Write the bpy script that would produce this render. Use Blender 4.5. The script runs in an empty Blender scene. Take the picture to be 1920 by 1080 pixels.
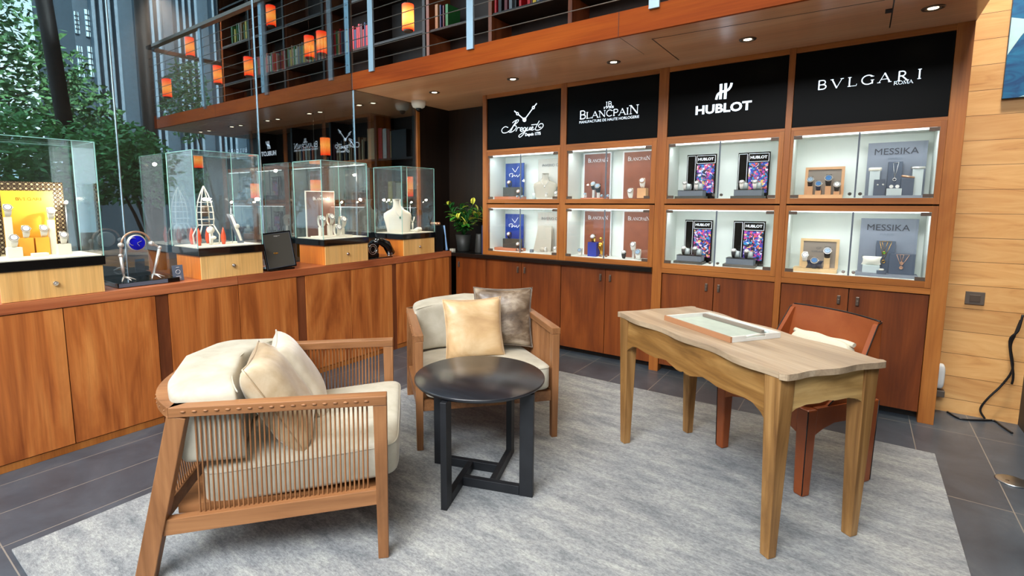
import bpy, bmesh, math, random
import numpy as np
from mathutils import Vector, Matrix
random.seed(7)
C = bpy.context.scene
PI = math.pi
col = C.collection

# ------------------------------------------------------------------ camera
F_PX, CX, CY, YAW, PITCH, ROLL, CAM_H = 949.48, 913.64, 488.15, 0.63163, -0.11486, 0.0007, 1.42
_c, _s, _cp, _sp = math.cos(YAW), math.sin(YAW), math.cos(PITCH), math.sin(PITCH)
FW = Vector((-_s*_cp, _c*_cp, _sp)); _r = Vector((_c, _s, 0)); _u = _r.cross(FW)
RT = math.cos(ROLL)*_r + math.sin(ROLL)*_u; UP = -math.sin(ROLL)*_r + math.cos(ROLL)*_u
CAM = Vector((0, 0, CAM_H))
cd = bpy.data.cameras.new('camera'); cam = bpy.data.objects.new('camera', cd); col.objects.link(cam)
m = Matrix.Identity(4)
for i in range(3):
    m[i][0] = RT[i]; m[i][1] = UP[i]; m[i][2] = -FW[i]; m[i][3] = CAM[i]
cam.matrix_world = m
cd.sensor_width = 36; cd.lens = F_PX/1920*36
cd.shift_x = (960-CX)/1920; cd.shift_y = -(540-CY)/1920
cd.clip_start = 0.05; cd.clip_end = 200
C.camera = cam

def unp(x, y, ax, val):
    """point where the sight line of pixel (x, y) meets the plane axis=val"""
    d = FW + RT*((x-CX)/F_PX) + UP*((CY-y)/F_PX)
    return CAM + d*((val-CAM[ax])/d[ax])

# ------------------------------------------------------------------ world, colour, lights
C.view_settings.view_transform = 'Standard'; C.view_settings.look = 'None'
C.view_settings.gamma = 1; C.view_settings.use_curve_mapping = False
C.view_settings.exposure = 0.55
C.render.engine = 'CYCLES'
C.cycles.transparent_max_bounces = 32
C.cycles.max_bounces = 8
C.cycles.sample_clamp_indirect = 4

def lin(c):
    c = c/255
    return c/12.92 if c <= .04045 else ((c+.055)/1.055)**2.4
def rgb(r, g, b): return (lin(r), lin(g), lin(b), 1)

w = bpy.data.worlds.new('sky'); C.world = w; w.use_nodes = True
nt = w.node_tree; bg = nt.nodes['Background']
tc = nt.nodes.new('ShaderNodeTexCoord'); no = nt.nodes.new('ShaderNodeTexNoise'); no.inputs['Scale'].default_value = 2.2; no.inputs['Detail'].default_value = 6
rp = nt.nodes.new('ShaderNodeValToRGB'); rp.color_ramp.elements[0].position = .38; rp.color_ramp.elements[1].position = .62
rp.color_ramp.elements[0].color = rgb(150, 205, 232); rp.color_ramp.elements[1].color = rgb(236, 246, 250)
nt.links.new(tc.outputs['Generated'], no.inputs['Vector']); nt.links.new(no.outputs['Fac'], rp.inputs['Fac']); nt.links.new(rp.outputs['Color'], bg.inputs['Color'])
bg.inputs['Strength'].default_value = 4.2

def area(name, loc, target, sx, sy, power, color, spread=180):
    l = bpy.data.lights.new(name, 'AREA'); l.shape = 'RECTANGLE'; l.size = sx; l.size_y = sy; l.energy = power; l.color = color[:3]
    l.spread = math.radians(spread)
    o = bpy.data.objects.new(name, l); col.objects.link(o); o.location = loc
    o.rotation_euler = (Vector(target)-Vector(loc)).to_track_quat('-Z', 'Y').to_euler()
    return o
def spot(name, loc, target, power, color, deg, blend=.6, r=.03):
    l = bpy.data.lights.new(name, 'SPOT'); l.energy = power; l.color = color[:3]; l.spot_size = math.radians(deg); l.spot_blend = blend; l.shadow_soft_size = r
    o = bpy.data.objects.new(name, l); col.objects.link(o); o.location = loc
    o.rotation_euler = (Vector(target)-Vector(loc)).to_track_quat('-Z', 'Y').to_euler()
    return o
# unseen cool fill added high behind the camera to brighten the room
area('fill_front', (-0.6, -2.6, 4.7), (-1.4, 1.5, 0.0), 4.6, 2.2, 235, (0.92, 0.96, 1.0), 100)
area('fill_side', (0.895, -1.0, 1.9), (-1.0, -1.0, 1.9), 2.3, 2.6, 30, (0.84, 0.94, 1.0), 180)  # unseen panel added at the solid right wall, brightens right-facing sides
l_ = bpy.data.lights.new('sun', 'SUN'); l_.energy = 18; l_.angle = .05; l_.color = (1, .97, .92)
o_ = bpy.data.objects.new('sun', l_); col.objects.link(o_); o_.rotation_euler = Vector((-.72, .0, -.70)).to_track_quat('-Z', 'Y').to_euler()
area('wall_washer', (.60, 3.55, 4.6), (.60, 4.53, 1.5), .5, .2, 38, (1, .92, .80), 110)
area('fill_overhead', (-1.5, 0.9, 5.1), (-1.5, 1.3, 0), 3.0, 2.2, 44, (1.0, 0.88, 0.74), 115)  # warm fill added under the high ceiling, without any fixture

# ------------------------------------------------------------------ materials
MATS = {}
def newmat(name):
    mt = bpy.data.materials.new(name); mt.use_nodes = True; MATS[name] = mt
    return mt, mt.node_tree, mt.node_tree.nodes['Principled BSDF']
def coords(t, scale=(1, 1, 1), rand=True):
    tc = t.nodes.new('ShaderNodeTexCoord'); mp = t.nodes.new('ShaderNodeMapping'); mp.inputs['Scale'].default_value = scale
    if rand:
        oi = t.nodes.new('ShaderNodeObjectInfo'); mu = t.nodes.new('ShaderNodeVectorMath'); mu.operation = 'SCALE'
        cb = t.nodes.new('ShaderNodeCombineXYZ')
        t.links.new(oi.outputs['Random'], cb.inputs[0]); t.links.new(oi.outputs['Random'], cb.inputs[1]); t.links.new(oi.outputs['Random'], cb.inputs[2])
        t.links.new(cb.outputs[0], mu.inputs[0]); mu.inputs['Scale'].default_value = 13
        ad = t.nodes.new('ShaderNodeVectorMath'); ad.operation = 'ADD'
        t.links.new(tc.outputs['Object'], ad.inputs[0]); t.links.new(mu.outputs[0], ad.inputs[1]); t.links.new(ad.outputs[0], mp.inputs['Vector'])
    else:
        t.links.new(tc.outputs['Object'], mp.inputs['Vector'])
    return mp.outputs[0]
def noise(t, vec, scale, detail=4, dist=0, rough=.5):
    n = t.nodes.new('ShaderNodeTexNoise'); n.inputs['Scale'].default_value = scale; n.inputs['Detail'].default_value = detail
    n.inputs['Distortion'].default_value = dist; n.inputs['Roughness'].default_value = rough
    t.links.new(vec, n.inputs['Vector']); return n.outputs['Fac']
def ramp(t, fac, stops):
    r = t.nodes.new('ShaderNodeValToRGB'); e = r.color_ramp.elements
    e[0].position, e[0].color = stops[0]; e[1].position, e[1].color = stops[-1]
    for p, c in stops[1:-1]:
        x = e.new(p); x.color = c
    t.links.new(fac, r.inputs['Fac']); return r.outputs['Color']
def bump(t, b, fac, strength, dist=.01):
    n = t.nodes.new('ShaderNodeBump'); n.inputs['Strength'].default_value = strength; n.inputs['Distance'].default_value = dist
    t.links.new(fac, n.inputs['Height']); t.links.new(n.outputs['Normal'], b.inputs['Normal'])
def mixc(t, fac, a, b, mode='MIX'):
    x = t.nodes.new('ShaderNodeMix'); x.data_type = 'RGBA'; x.blend_type = mode
    for k, v in ((0, fac), (6, a), (7, b)):
        if hasattr(v, 'links'): t.links.new(v, x.inputs[k])
        else: x.inputs[k].default_value = v
    return x.outputs[2]
def plain(name, c, rough=.5, metal=0, emit=None, es=0, spec=.5, vary=0, bmp=0, bscale=60, coat=0):
    mt, t, b = newmat(name)
    b.inputs['Base Color'].default_value = c; b.inputs['Roughness'].default_value = rough; b.inputs['Metallic'].default_value = metal
    b.inputs['Specular IOR Level'].default_value = spec; b.inputs['Coat Weight'].default_value = coat
    v = coords(t)
    f = noise(t, v, 14, 3)
    lo = tuple(x*(1-vary) for x in c[:3])+(1,); hi = tuple(min(1, x*(1+vary)) for x in c[:3])+(1,)
    if vary: t.links.new(ramp(t, f, [(.3, lo), (.7, hi)]), b.inputs['Base Color'])
    if bmp: bump(t, b, noise(t, v, bscale, 4), bmp, .004)
    if emit:
        b.inputs['Emission Color'].default_value = emit; b.inputs['Emission Strength'].default_value = es
    return mt
def wood(name, dark, mid, light, axis=2, rough=.38, freq=7, coat=.0, figure=1.6, spec=.4):
    mt, t, b = newmat(name)
    sc = [1, 1, 1]; sc[axis] = .13
    v = coords(t, tuple(sc))
    f = noise(t, v, freq, 6, figure, .55)
    c1 = ramp(t, f, [(.28, dark), (.5, mid), (.72, light)])
    sc2 = [1, 1, 1]; sc2[axis] = .02
    v2 = coords(t, tuple(sc2)); g = noise(t, v2, 95, 3)
    g2 = ramp(t, g, [(.35, (.88, .86, .84, 1)), (.6, (1.04, 1.03, 1.0, 1))])
    t.links.new(mixc(t, 1.0, c1, g2, 'MULTIPLY'), b.inputs['Base Color'])
    b.inputs['Roughness'].default_value = rough; b.inputs['Coat Weight'].default_value = coat; b.inputs['Coat Roughness'].default_value = .25
    b.inputs['Specular IOR Level'].default_value = spec
    bump(t, b, g, .08, .002)
    return mt
def glass(name, tint, refl, rough=0.0, fres=True):
    mt = bpy.data.materials.new(name); mt.use_nodes = True; t = mt.node_tree; t.nodes.clear(); MATS[name] = mt
    o = t.nodes.new('ShaderNodeOutputMaterial'); mx = t.nodes.new('ShaderNodeMixShader')
    tr = t.nodes.new('ShaderNodeBsdfTransparent'); tr.inputs[0].default_value = tint
    gl = t.nodes.new('ShaderNodeBsdfGlossy'); gl.inputs['Roughness'].default_value = rough; gl.inputs[0].default_value = (1, 1, 1, 1)
    fr = t.nodes.new('ShaderNodeFresnel'); fr.inputs[0].default_value = 1.45
    ma = t.nodes.new('ShaderNodeMath'); ma.operation = 'ADD'; ma.inputs[1].default_value = refl; ma.use_clamp = True
    ge = t.nodes.new('ShaderNodeNewGeometry'); io = t.nodes.new('ShaderNodeMath'); io.operation = 'MULTIPLY_ADD'
    io.inputs[1].default_value = 1/1.45-1.45; io.inputs[2].default_value = 1.45
    t.links.new(ge.outputs['Backfacing'], io.inputs[0]); t.links.new(io.outputs[0], fr.inputs[0])
    t.links.new(fr.outputs[0], ma.inputs[0]); t.links.new(ma.outputs[0], mx.inputs[0])
    t.links.new(tr.outputs[0], mx.inputs[1]); t.links.new(gl.outputs[0], mx.inputs[2]); t.links.new(mx.outputs[0], o.inputs[0])
    return mt

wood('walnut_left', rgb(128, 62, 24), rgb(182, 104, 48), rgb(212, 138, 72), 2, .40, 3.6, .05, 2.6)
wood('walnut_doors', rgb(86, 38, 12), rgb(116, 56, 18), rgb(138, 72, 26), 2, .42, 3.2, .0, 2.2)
wood('walnut_frame', rgb(130, 72, 26), rgb(156, 92, 38), rgb(176, 112, 52), 2, .4, 5)
wood('walnut_frame_h', rgb(132, 74, 28), rgb(160, 96, 40), rgb(180, 114, 54), 0, .4, 5)
wood('walnut_post', rgb(88, 44, 22), rgb(116, 62, 34), rgb(136, 78, 46), 2, .4, 6)
wood('walnut_top', rgb(128, 62, 34), rgb(166, 92, 56), rgb(190, 116, 76), 1, .3, 6, .2)
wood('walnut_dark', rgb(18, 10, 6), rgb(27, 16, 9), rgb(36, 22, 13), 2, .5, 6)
wood('soffit_wood', rgb(210, 150, 110), rgb(224, 172, 132), rgb(236, 192, 156), 0, .28, 3, .3, 1.0)
wood('fascia_wood', rgb(118, 46, 6), rgb(146, 64, 12), rgb(168, 84, 20), 0, .6, 3, 0, 1.4, .12)
wood('oak_case', rgb(212, 160, 92), rgb(228, 180, 112), rgb(238, 196, 132), 2, .4, 4, .1)
wood('case_side', rgb(184, 96, 26), rgb(206, 118, 36), rgb(222, 138, 50), 2, .4, 5)
wood('armchair_wood', rgb(116, 76, 44), rgb(142, 96, 60), rgb(160, 112, 72), 1, .42, 10)
wood('armchair_wood_v', rgb(116, 76, 44), rgb(142, 96, 60), rgb(160, 112, 72), 2, .42, 10)
wood('desk_top', rgb(140, 120, 98), rgb(172, 150, 124), rgb(192, 174, 150), 0, .42, 5, .1, 1.6)
wood('desk_oak', rgb(108, 74, 38), rgb(146, 106, 60), rgb(172, 132, 82), 2, .45, 9, 0, 2.0)
wood('desk_oak_h', rgb(92, 60, 26), rgb(138, 98, 50), rgb(170, 130, 76), 0, .45, 7, 0, 3.0)
wood('desk_oak_y_lit', rgb(160, 124, 72), rgb(192, 156, 100), rgb(212, 180, 126), 1, .45, 7, 0, 3.0)  # short aprons: same oak painted lighter, as if lit from the right
wood('black_ash', rgb(16, 17, 22), rgb(27, 29, 35), rgb(40, 42, 50), 0, .28, 14, .25, .6, .6)
plain('black_wood', rgb(24, 26, 30), .5, vary=.2)
plain('black_gloss', rgb(8, 8, 9), .12, spec=.5)
plain('sign_black', rgb(5, 5, 5), .35, spec=.08)
plain('black_counter', rgb(14, 13, 12), .25)
plain('case_black', rgb(12, 11, 11), .1, coat=.6)
plain('interior_white', rgb(228, 234, 226), .6, vary=.02)
plain('steel', rgb(190, 198, 204), .28, 1, vary=.05)
plain('chrome', rgb(225, 228, 232), .12, 1)
plain('rail_steel', rgb(150, 172, 186), .4, .5)
plain('cable_steel', rgb(112, 104, 96), .45, .6)
plain('dark_metal', rgb(112, 96, 84), .35, .6)
plain('bronze_clip', rgb(84, 68, 56), .5, .2)
plain('brass', rgb(210, 160, 70), .25, 1)
plain('gold', rgb(225, 180, 90), .2, 1)
plain('rose_gold', rgb(222, 176, 146), .28, .7)
plain('silver', rgb(228, 226, 222), .3, .65)
plain('white_plastic', rgb(226, 226, 222), .4)
plain('grey_plastic', rgb(92, 80, 70), .45)
plain('black_plastic', rgb(18, 18, 20), .4)
plain('led', rgb(255, 255, 255), .5, emit=(0.92, 0.98, 1, 1), es=3)
plain('sign_glow', rgb(225, 235, 240), .5, emit=(0.72, .86, 1.0, 1), es=.95)
plain('lamp_glow', rgb(255, 240, 200), .5, emit=(1, .86, .6, 1), es=30)
plain('down_glow', rgb(255, 240, 200), .5, emit=(1, .84, .55, 1), es=9)
plain('felt_white', rgb(232, 226, 210), .8, bmp=.1)
plain('panel_yellow', rgb(250, 190, 60), .5)
plain('block_yellow', rgb(240, 176, 60), .5)
plain('lattice_cream', rgb(206, 196, 160), .5)
plain('lattice_dark', rgb(60, 42, 26), .6)
plain('panel_grey', rgb(128, 134, 146), .55, vary=.04)
plain('panel_beige', rgb(196, 192, 182), .6)
plain('panel_brown', rgb(132, 74, 52), .45, vary=.12)
plain('panel_brown_dark', rgb(96, 66, 58), .4, vary=.15)
plain('poster_blue', rgb(10, 52, 140), .4, vary=.1)
plain('blue_velvet', rgb(8, 50, 150), .6)
plain('stand_grey', rgb(110, 120, 132), .5)
plain('stand_pale', rgb(196, 208, 208), .5)
plain('stand_charcoal', rgb(66, 64, 58), .5)
plain('stand_terracotta', rgb(190, 116, 84), .5)
plain('stand_slate', rgb(82, 92, 108), .5)
plain('bust_taupe', rgb(182, 174, 158), .65, bmp=.1)
plain('bust_white', rgb(238, 234, 220), .55)
plain('leather_white', rgb(232, 228, 220), .5)
plain('leather_black', rgb(26, 26, 30), .5)
plain('leather_navy', rgb(24, 34, 60), .5)
plain('dial_white', rgb(240, 240, 236), .3)
plain('dial_blue', rgb(60, 120, 180), .25)
plain('dial_steelblue', rgb(140, 170, 195), .3)
plain('lapis', rgb(14, 20, 170), .15, vary=.5, coat=.5)
plain('ink', rgb(48, 52, 62), .5)
plain('ink_white', rgb(236, 238, 240), .5)
plain('print_grey', rgb(90, 90, 92), .5)
plain('red_resin', rgb(226, 84, 48), .25, coat=.5)
plain('pale_wood', rgb(222, 188, 138), .5, vary=.08)
plain('peach_wood', rgb(214, 164, 118), .5, vary=.08)
plain('taupe_panel', rgb(146, 134, 122), .6)
plain('plant_pot', rgb(40, 42, 40), .5, vary=.1)
plain('leaf_green', rgb(60, 140, 44), .4, vary=.5)
plain('leaf_dark', rgb(30, 92, 34), .45, vary=.4)
plain('leaf_yellow', rgb(214, 218, 84), .4, vary=.3)
plain('tree_leaf', rgb(84, 128, 78), .5, vary=.6)
plain('bush_leaf', rgb(104, 172, 100), .5, vary=.6)
plain('bark', rgb(60, 48, 38), .8, vary=.3)
plain('mast', rgb(15, 13, 13), .6, spec=.2)
plain('facade', rgb(48, 66, 78), .6, vary=.15)
plain('facade_fin', rgb(104, 118, 128), .5, vary=.1)
plain('facade_dark', rgb(24, 34, 42), .5, vary=.2)
plain('facade_red', rgb(120, 56, 50), .6)
plain('window_bright', rgb(190, 215, 225), .3, emit=rgb(190, 220, 230), es=.5)
plain('awning', rgb(150, 176, 190), .6)
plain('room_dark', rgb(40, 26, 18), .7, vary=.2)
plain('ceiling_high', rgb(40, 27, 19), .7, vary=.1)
plain('wall_cream', rgb(196, 182, 160), .8)
plain('wall_grey', rgb(64, 54, 46), .7, vary=.1)
plain('glass_edge', rgb(150, 206, 198), .2)
plain('ribbon', rgb(128, 170, 220), .4)
plain('cream_weave', rgb(222, 214, 190), .8, bmp=.6, bscale=140)
plain('tray_white', rgb(214, 212, 204), .5, vary=.05)
plain('tray_base', rgb(176, 188, 176), .5, vary=.08)
plain('tray_bar', rgb(128, 116, 104), .5)
plain('tray_side', rgb(170, 120, 84), .5)
for n_, c_ in dict(red=(190, 20, 34), cream=(206, 178, 132), navy=(24, 40, 84), grey=(106, 116, 122), green=(40, 116, 56), yellow=(214, 178, 48), orange=(206, 96, 40), white=(206, 202, 190), black=(26, 24, 24), maroon=(96, 20, 28), tan=(160, 112, 66), teal=(36, 104, 110)).items():
    plain('book_'+n_, rgb(*c_), .5)
glass('window_glass', (.52, .58, .60, 1), .19)
glass('case_glass', (.98, .99, .985, 1), .0)
glass('door_glass', (.985, .99, .988, 1), .0)

# lanterns: a lit parchment cylinder, brightest where its bulb is
mt, t, b = newmat('lantern_glow')
tcn = t.nodes.new('ShaderNodeTexCoord'); sx = t.nodes.new('ShaderNodeSeparateXYZ'); t.links.new(tcn.outputs['Object'], sx.inputs[0])
mr = t.nodes.new('ShaderNodeMath'); mr.operation = 'MULTIPLY'; mr.inputs[1].default_value = 3.6; t.links.new(sx.outputs[2], mr.inputs[0])
c1 = ramp(t, mr.outputs[0], [(0.0, (1, .03, .006, 1)), (.40, (1, .34, .05, 1)), (.85, (1, .035, .008, 1))])
t.links.new(c1, b.inputs['Emission Color']); b.inputs['Emission Strength'].default_value = 3.0; b.inputs['Base Color'].default_value = rgb(200, 60, 20)
# rug: pale silvery with worn streaks
mt, t, b = newmat('rug_pile')
v = coords(t, (1, 3.5, 1), False); f1 = noise(t, v, 2.6, 12, .25, .78); f2 = noise(t, coords(t, (8, 60, 1), False), 6, 5, 0, .7)
cc = ramp(t, f1, [(.32, rgb(96, 102, 106)), (.48, rgb(138, 140, 141)), (.64, rgb(170, 171, 166))])
dd = ramp(t, f2, [(.36, (.72, .73, .75, 1)), (.6, (1.08, 1.08, 1.07, 1))])
f3 = noise(t, coords(t, (1, 1.6, 1), False), 60, 6, 0, .75)
ee = ramp(t, f3, [(.38, (.66, .66, .68, 1)), (.58, (1.12, 1.12, 1.11, 1))])
t.links.new(mixc(t, 1, mixc(t, 1, cc, dd, 'MULTIPLY'), ee, 'MULTIPLY'), b.inputs['Base Color']); b.inputs['Roughness'].default_value = .95
b.inputs['Sheen Weight'].default_value = .2; bump(t, b, f2, .5, .004)
# slate floor tiles
mt, t, b = newmat('slate_tile')
v = coords(t, (1, 1, 1), False)
br = t.nodes.new('ShaderNodeTexBrick'); br.offset = 0; br.inputs['Scale'].default_value = 1; br.inputs['Mortar Size'].default_value = .0025
br.inputs['Brick Width'].default_value = .9375; br.inputs['Row Height'].default_value = .3125; br.inputs['Mortar'].default_value = rgb(130, 124, 116)
mp = t.nodes.new('ShaderNodeMapping'); mp.inputs['Location'].default_value = (.31, -.43, 0); mp.inputs['Rotation'].default_value = (0, 0, PI/2)
t.links.new(v, mp.inputs[0]); t.links.new(mp.outputs[0], br.inputs['Vector'])
f1 = noise(t, v, 3, 9, .5, .65)
ca = ramp(t, f1, [(.3, rgb(54, 62, 70)), (.55, rgb(72, 81, 90)), (.75, rgb(94, 101, 106))])
t.links.new(ca, br.inputs['Color1']); t.links.new(mixc(t, .25, ca, rgb(52, 46, 48)), br.inputs['Color2'])
t.links.new(br.outputs['Color'], b.inputs['Base Color']); b.inputs['Roughness'].default_value = .33
bump(t, b, f1, .15, .004)
# oak board wall: wide horizontal boards with thin dark seams
mt, t, b = newmat('oak_boards')
v = coords(t, (1, 1, 1), False); sxx = t.nodes.new('ShaderNodeSeparateXYZ'); t.links.new(v, sxx.inputs[0])
dv = t.nodes.new('ShaderNodeMath'); dv.operation = 'DIVIDE'; dv.inputs[1].default_value = .156; t.links.new(sxx.outputs[2], dv.inputs[0])
fr_ = t.nodes.new('ShaderNodeMath'); fr_.operation = 'FRACT'; t.links.new(dv.outputs[0], fr_.inputs[0])
fo_ = t.nodes.new('ShaderNodeMath'); fo_.operation = 'FLOOR'; t.links.new(dv.outputs[0], fo_.inputs[0])
wn_ = t.nodes.new('ShaderNodeTexWhiteNoise'); wn_.noise_dimensions = '1D'; t.links.new(fo_.outputs[0], wn_.inputs['W'])
lt_ = t.nodes.new('ShaderNodeMath'); lt_.operation = 'LESS_THAN'; lt_.inputs[1].default_value = .018; t.links.new(fr_.outputs[0], lt_.inputs[0])
f = noise(t, coords(t, (.16, 1, 1), False), 9, 7, 2.2, .6)
ca = ramp(t, f, [(.25, rgb(184, 126, 70)), (.42, rgb(214, 160, 98)), (.75, rgb(232, 186, 124))])
cv = mixc(t, 1.0, ca, ramp(t, wn_.outputs['Value'], [(0, (.86, .82, .78, 1)), (1, (1.04, 1.03, 1.0, 1))]), 'MULTIPLY')
t.links.new(mixc(t, lt_.outputs[0], cv, rgb(96, 54, 24)), b.inputs['Base Color']); b.inputs['Roughness'].default_value = .45
# velvets, linen, leather
def cloth(name, a, bcol, c, rough, scale, sheen, bm, stretch=(1, 1, 1)):
    mt, t, b = newmat(name)
    v = coords(t, stretch); f = noise(t, v, scale, 7, .35, .6)
    t.links.new(ramp(t, f, [(.3, a), (.5, bcol), (.7, c)]), b.inputs['Base Color'])
    b.inputs['Roughness'].default_value = rough; b.inputs['Sheen Weight'].default_value = sheen; b.inputs['Sheen Roughness'].default_value = .3
    bump(t, b, noise(t, coords(t, stretch), scale*1.3, 5, .8), bm, .02)
cloth('velvet_gold', rgb(168, 132, 92), rgb(200, 166, 122), rgb(226, 202, 164), .36, 3, .5, .10, (1, 1, 1.6))
cloth('velvet_brown', rgb(66, 52, 40), rgb(108, 90, 72), rgb(168, 152, 132), .34, 7, .4, .3, (1, 1, 1.8))
cloth('velvet_champagne', rgb(128, 102, 72), rgb(184, 160, 126), rgb(216, 200, 172), .36, 3.5, .5, .12)
cloth('velvet_pale', rgb(176, 160, 134), rgb(202, 190, 168), rgb(222, 212, 194), .38, 3.5, .5, .12)
cloth('linen_cream', rgb(166, 158, 140), rgb(178, 171, 153), rgb(188, 182, 166), .85, 9, .2, .05)
cloth('leather_orange', rgb(136, 66, 28), rgb(150, 76, 36), rgb(160, 86, 44), .38, 5, .0, .02)
# colourful print
mt, t, b = newmat('mosaic_print')
v = coords(t, (1, 1, 1)); vo = t.nodes.new('ShaderNodeTexVoronoi'); vo.inputs['Scale'].default_value = 75; vo.inputs['Randomness'].default_value = 1
dn = t.nodes.new('ShaderNodeTexNoise'); dn.inputs['Scale'].default_value = 30; t.links.new(v, dn.inputs['Vector'])
t.links.new(mixc(t, .06, v, dn.outputs['Color']), vo.inputs['Vector'])
sp_ = t.nodes.new('ShaderNodeSeparateColor'); t.links.new(vo.outputs['Color'], sp_.inputs[0])
c1 = ramp(t, sp_.outputs[0], [(0, rgb(14, 16, 50)), (.16, rgb(26, 70, 180)), (.30, rgb(30, 140, 190)), (.42, rgb(200, 60, 140)), (.54, rgb(226, 214, 230)), (.64, rgb(214, 90, 60)), (.74, rgb(70, 40, 150)), (.84, rgb(20, 22, 60)), (.92, rgb(236, 190, 110))])
for s_ in t.nodes:
    if s_.type == 'VALTORGB': s_.color_ramp.interpolation = 'CONSTANT'
t.links.new(c1, b.inputs['Base Color'])
# ocean painting
mt, t, b = newmat('canvas_blue')
f = noise(t, coords(t, (1, 1, 2.5), False), 5, 5, 1.5)
t.links.new(ramp(t, f, [(.35, rgb(6, 66, 116)), (.6, rgb(14, 108, 152)), (.8, rgb(40, 134, 170))]), b.inputs['Base Color'])
plain('canvas_pale', rgb(178, 214, 218), .6, vary=.08)

# ------------------------------------------------------------------ mesh builder
class MB:
    def __init__(s): s.bm = bmesh.new(); s.mi = 0; s.mats = []
    def mat(s, name):
        if name not in s.mats: s.mats.append(name)
        s.mi = s.mats.index(name); return s
    def _f(s, vs, smooth=False):
        try: f = s.bm.faces.new(vs)
        except ValueError: return None
        f.material_index = s.mi; f.smooth = smooth; return f
    def obox(s, M, hx, hy, hz, bev=0, taper=None):
        vs = []
        for z in (-1, 1):
            for y in (-1, 1):
                for x in (-1, 1):
                    k = (taper if (taper and z < 0) else 1)
                    vs.append(s.bm.verts.new(M @ Vector((x*hx*k, y*hy*k, z*hz))))
        F = [(0, 2, 3, 1), (4, 5, 7, 6), (0, 1, 5, 4), (2, 6, 7, 3), (0, 4, 6, 2), (1, 3, 7, 5)]
        fs = [s._f([vs[i] for i in f]) for f in F]
        if bev:
            es = list({e for f in fs for e in f.edges})
            r = bmesh.ops.bevel(s.bm, geom=es, offset=bev, segments=2, affect='EDGES', profile=.5)
            for f in r['faces']: f.material_index = s.mi
        return s
    def box(s, x0, x1, y0, y1, z0, z1, bev=0):
        return s.obox(Matrix.Translation(((x0+x1)/2, (y0+y1)/2, (z0+z1)/2)), abs(x1-x0)/2, abs(y1-y0)/2, abs(z1-z0)/2, bev)
    def rbox(s, c, sx, sy, sz, rz=0, rx=0, ry=0, bev=0, taper=None):
        M = Matrix.Translation(c) @ Matrix.Rotation(rz, 4, 'Z') @ Matrix.Rotation(rx, 4, 'X') @ Matrix.Rotation(ry, 4, 'Y')
        return s.obox(M, sx/2, sy/2, sz/2, bev, taper)
    def bar(s, p0, p1, w, h, up=(0, 0, 1), bev=0):
        p0 = Vector(p0); p1 = Vector(p1); d = (p1-p0); L = d.length; d.normalize(); u = Vector(up)
        x = d.cross(u)
        if x.length < 1e-4: x = d.cross(Vector((0, 1, 0)))
        x.normalize(); u = x.cross(d)
        M = Matrix((( x.x, u.x, d.x, 0), (x.y, u.y, d.y, 0), (x.z, u.z, d.z, 0), (0, 0, 0, 1))); M.translation = (p0+p1)/2
        return s.obox(M, w/2, h/2, L/2, bev)
    def tube(s, pts, r, seg=8, closed=False, cap=True):
        pts = [Vector(p) for p in pts]; n = len(pts); rings = []
        prev = None
        for i, p in enumerate(pts):
            if closed: d = pts[(i+1) % n]-pts[i-1]
            else: d = pts[min(i+1, n-1)]-pts[max(i-1, 0)]
            if d.length < 1e-9: d = Vector((0, 0, 1))
            d.normalize()
            if prev is None:
                a = Vector((0, 0, 1)) if abs(d.z) < .9 else Vector((1, 0, 0)); x = d.cross(a).normalized()
            else:
                x = prev - d*prev.dot(d)
                x = x.normalized() if x.length > 1e-6 else d.orthogonal().normalized()
            prev = x; y = d.cross(x)
            rr = r[i] if isinstance(r, (list, tuple)) else r
            rings.append([s.bm.verts.new(p+(x*math.cos(2*PI*k/seg)+y*math.sin(2*PI*k/seg))*rr) for k in range(seg)])
        for i in range(n if closed else n-1):
            a, b = rings[i], rings[(i+1) % n]
            for k in range(seg): s._f([a[k], a[(k+1) % seg], b[(k+1) % seg], b[k]], True)
        if cap and not closed:
            s._f(rings[0][::-1]); s._f(rings[-1])
        return s
    def lathe(s, c, prof, seg=20, axis=None):
        c = Vector(c); M = Matrix.Identity(3)
        if axis: M = Vector((0, 0, 1)).rotation_difference(Vector(axis)).to_matrix()
        rings = []
        for r, z in prof:
            if r < 1e-6: rings.append([s.bm.verts.new(c+M @ Vector((0, 0, z)))])
            else: rings.append([s.bm.verts.new(c+M @ Vector((r*math.cos(2*PI*k/seg), r*math.sin(2*PI*k/seg), z))) for k in range(seg)])
        for a, b in zip(rings, rings[1:]):
            for k in range(seg):
                if len(a) == 1 and len(b) == 1: continue
                if len(a) == 1: s._f([a[0], b[k], b[(k+1) % seg]][::-1] if False else [a[0], b[(k+1) % seg], b[k]], True)
                elif len(b) == 1: s._f([a[k], a[(k+1) % seg], b[0]], True)
                else: s._f([a[k], a[(k+1) % seg], b[(k+1) % seg], b[k]], True)
        if len(rings[0]) > 1: s._f(rings[0][::-1])
        if len(rings[-1]) > 1: s._f(rings[-1])
        return s
    def cyl(s, p0, p1, r0, r1=None, seg=20):
        p0 = Vector(p0); p1 = Vector(p1); d = p1-p0
        r1 = r0 if r1 is None else r1
        return s.lathe(p0, [(r0, 0), (r1, d.length)], seg, d.normalized())
    def prism(s, poly, M, depth):
        """polygon in local xy, extruded 0..depth along local z"""
        a = [s.bm.verts.new(M @ Vector((x, y, 0))) for x, y in poly]
        b = [s.bm.verts.new(M @ Vector((x, y, depth))) for x, y in poly]
        n = len(poly); s._f(a[::-1]); s._f(b)
        for i in range(n): s._f([a[i], a[(i+1) % n], b[(i+1) % n], b[i]])
        return s
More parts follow.
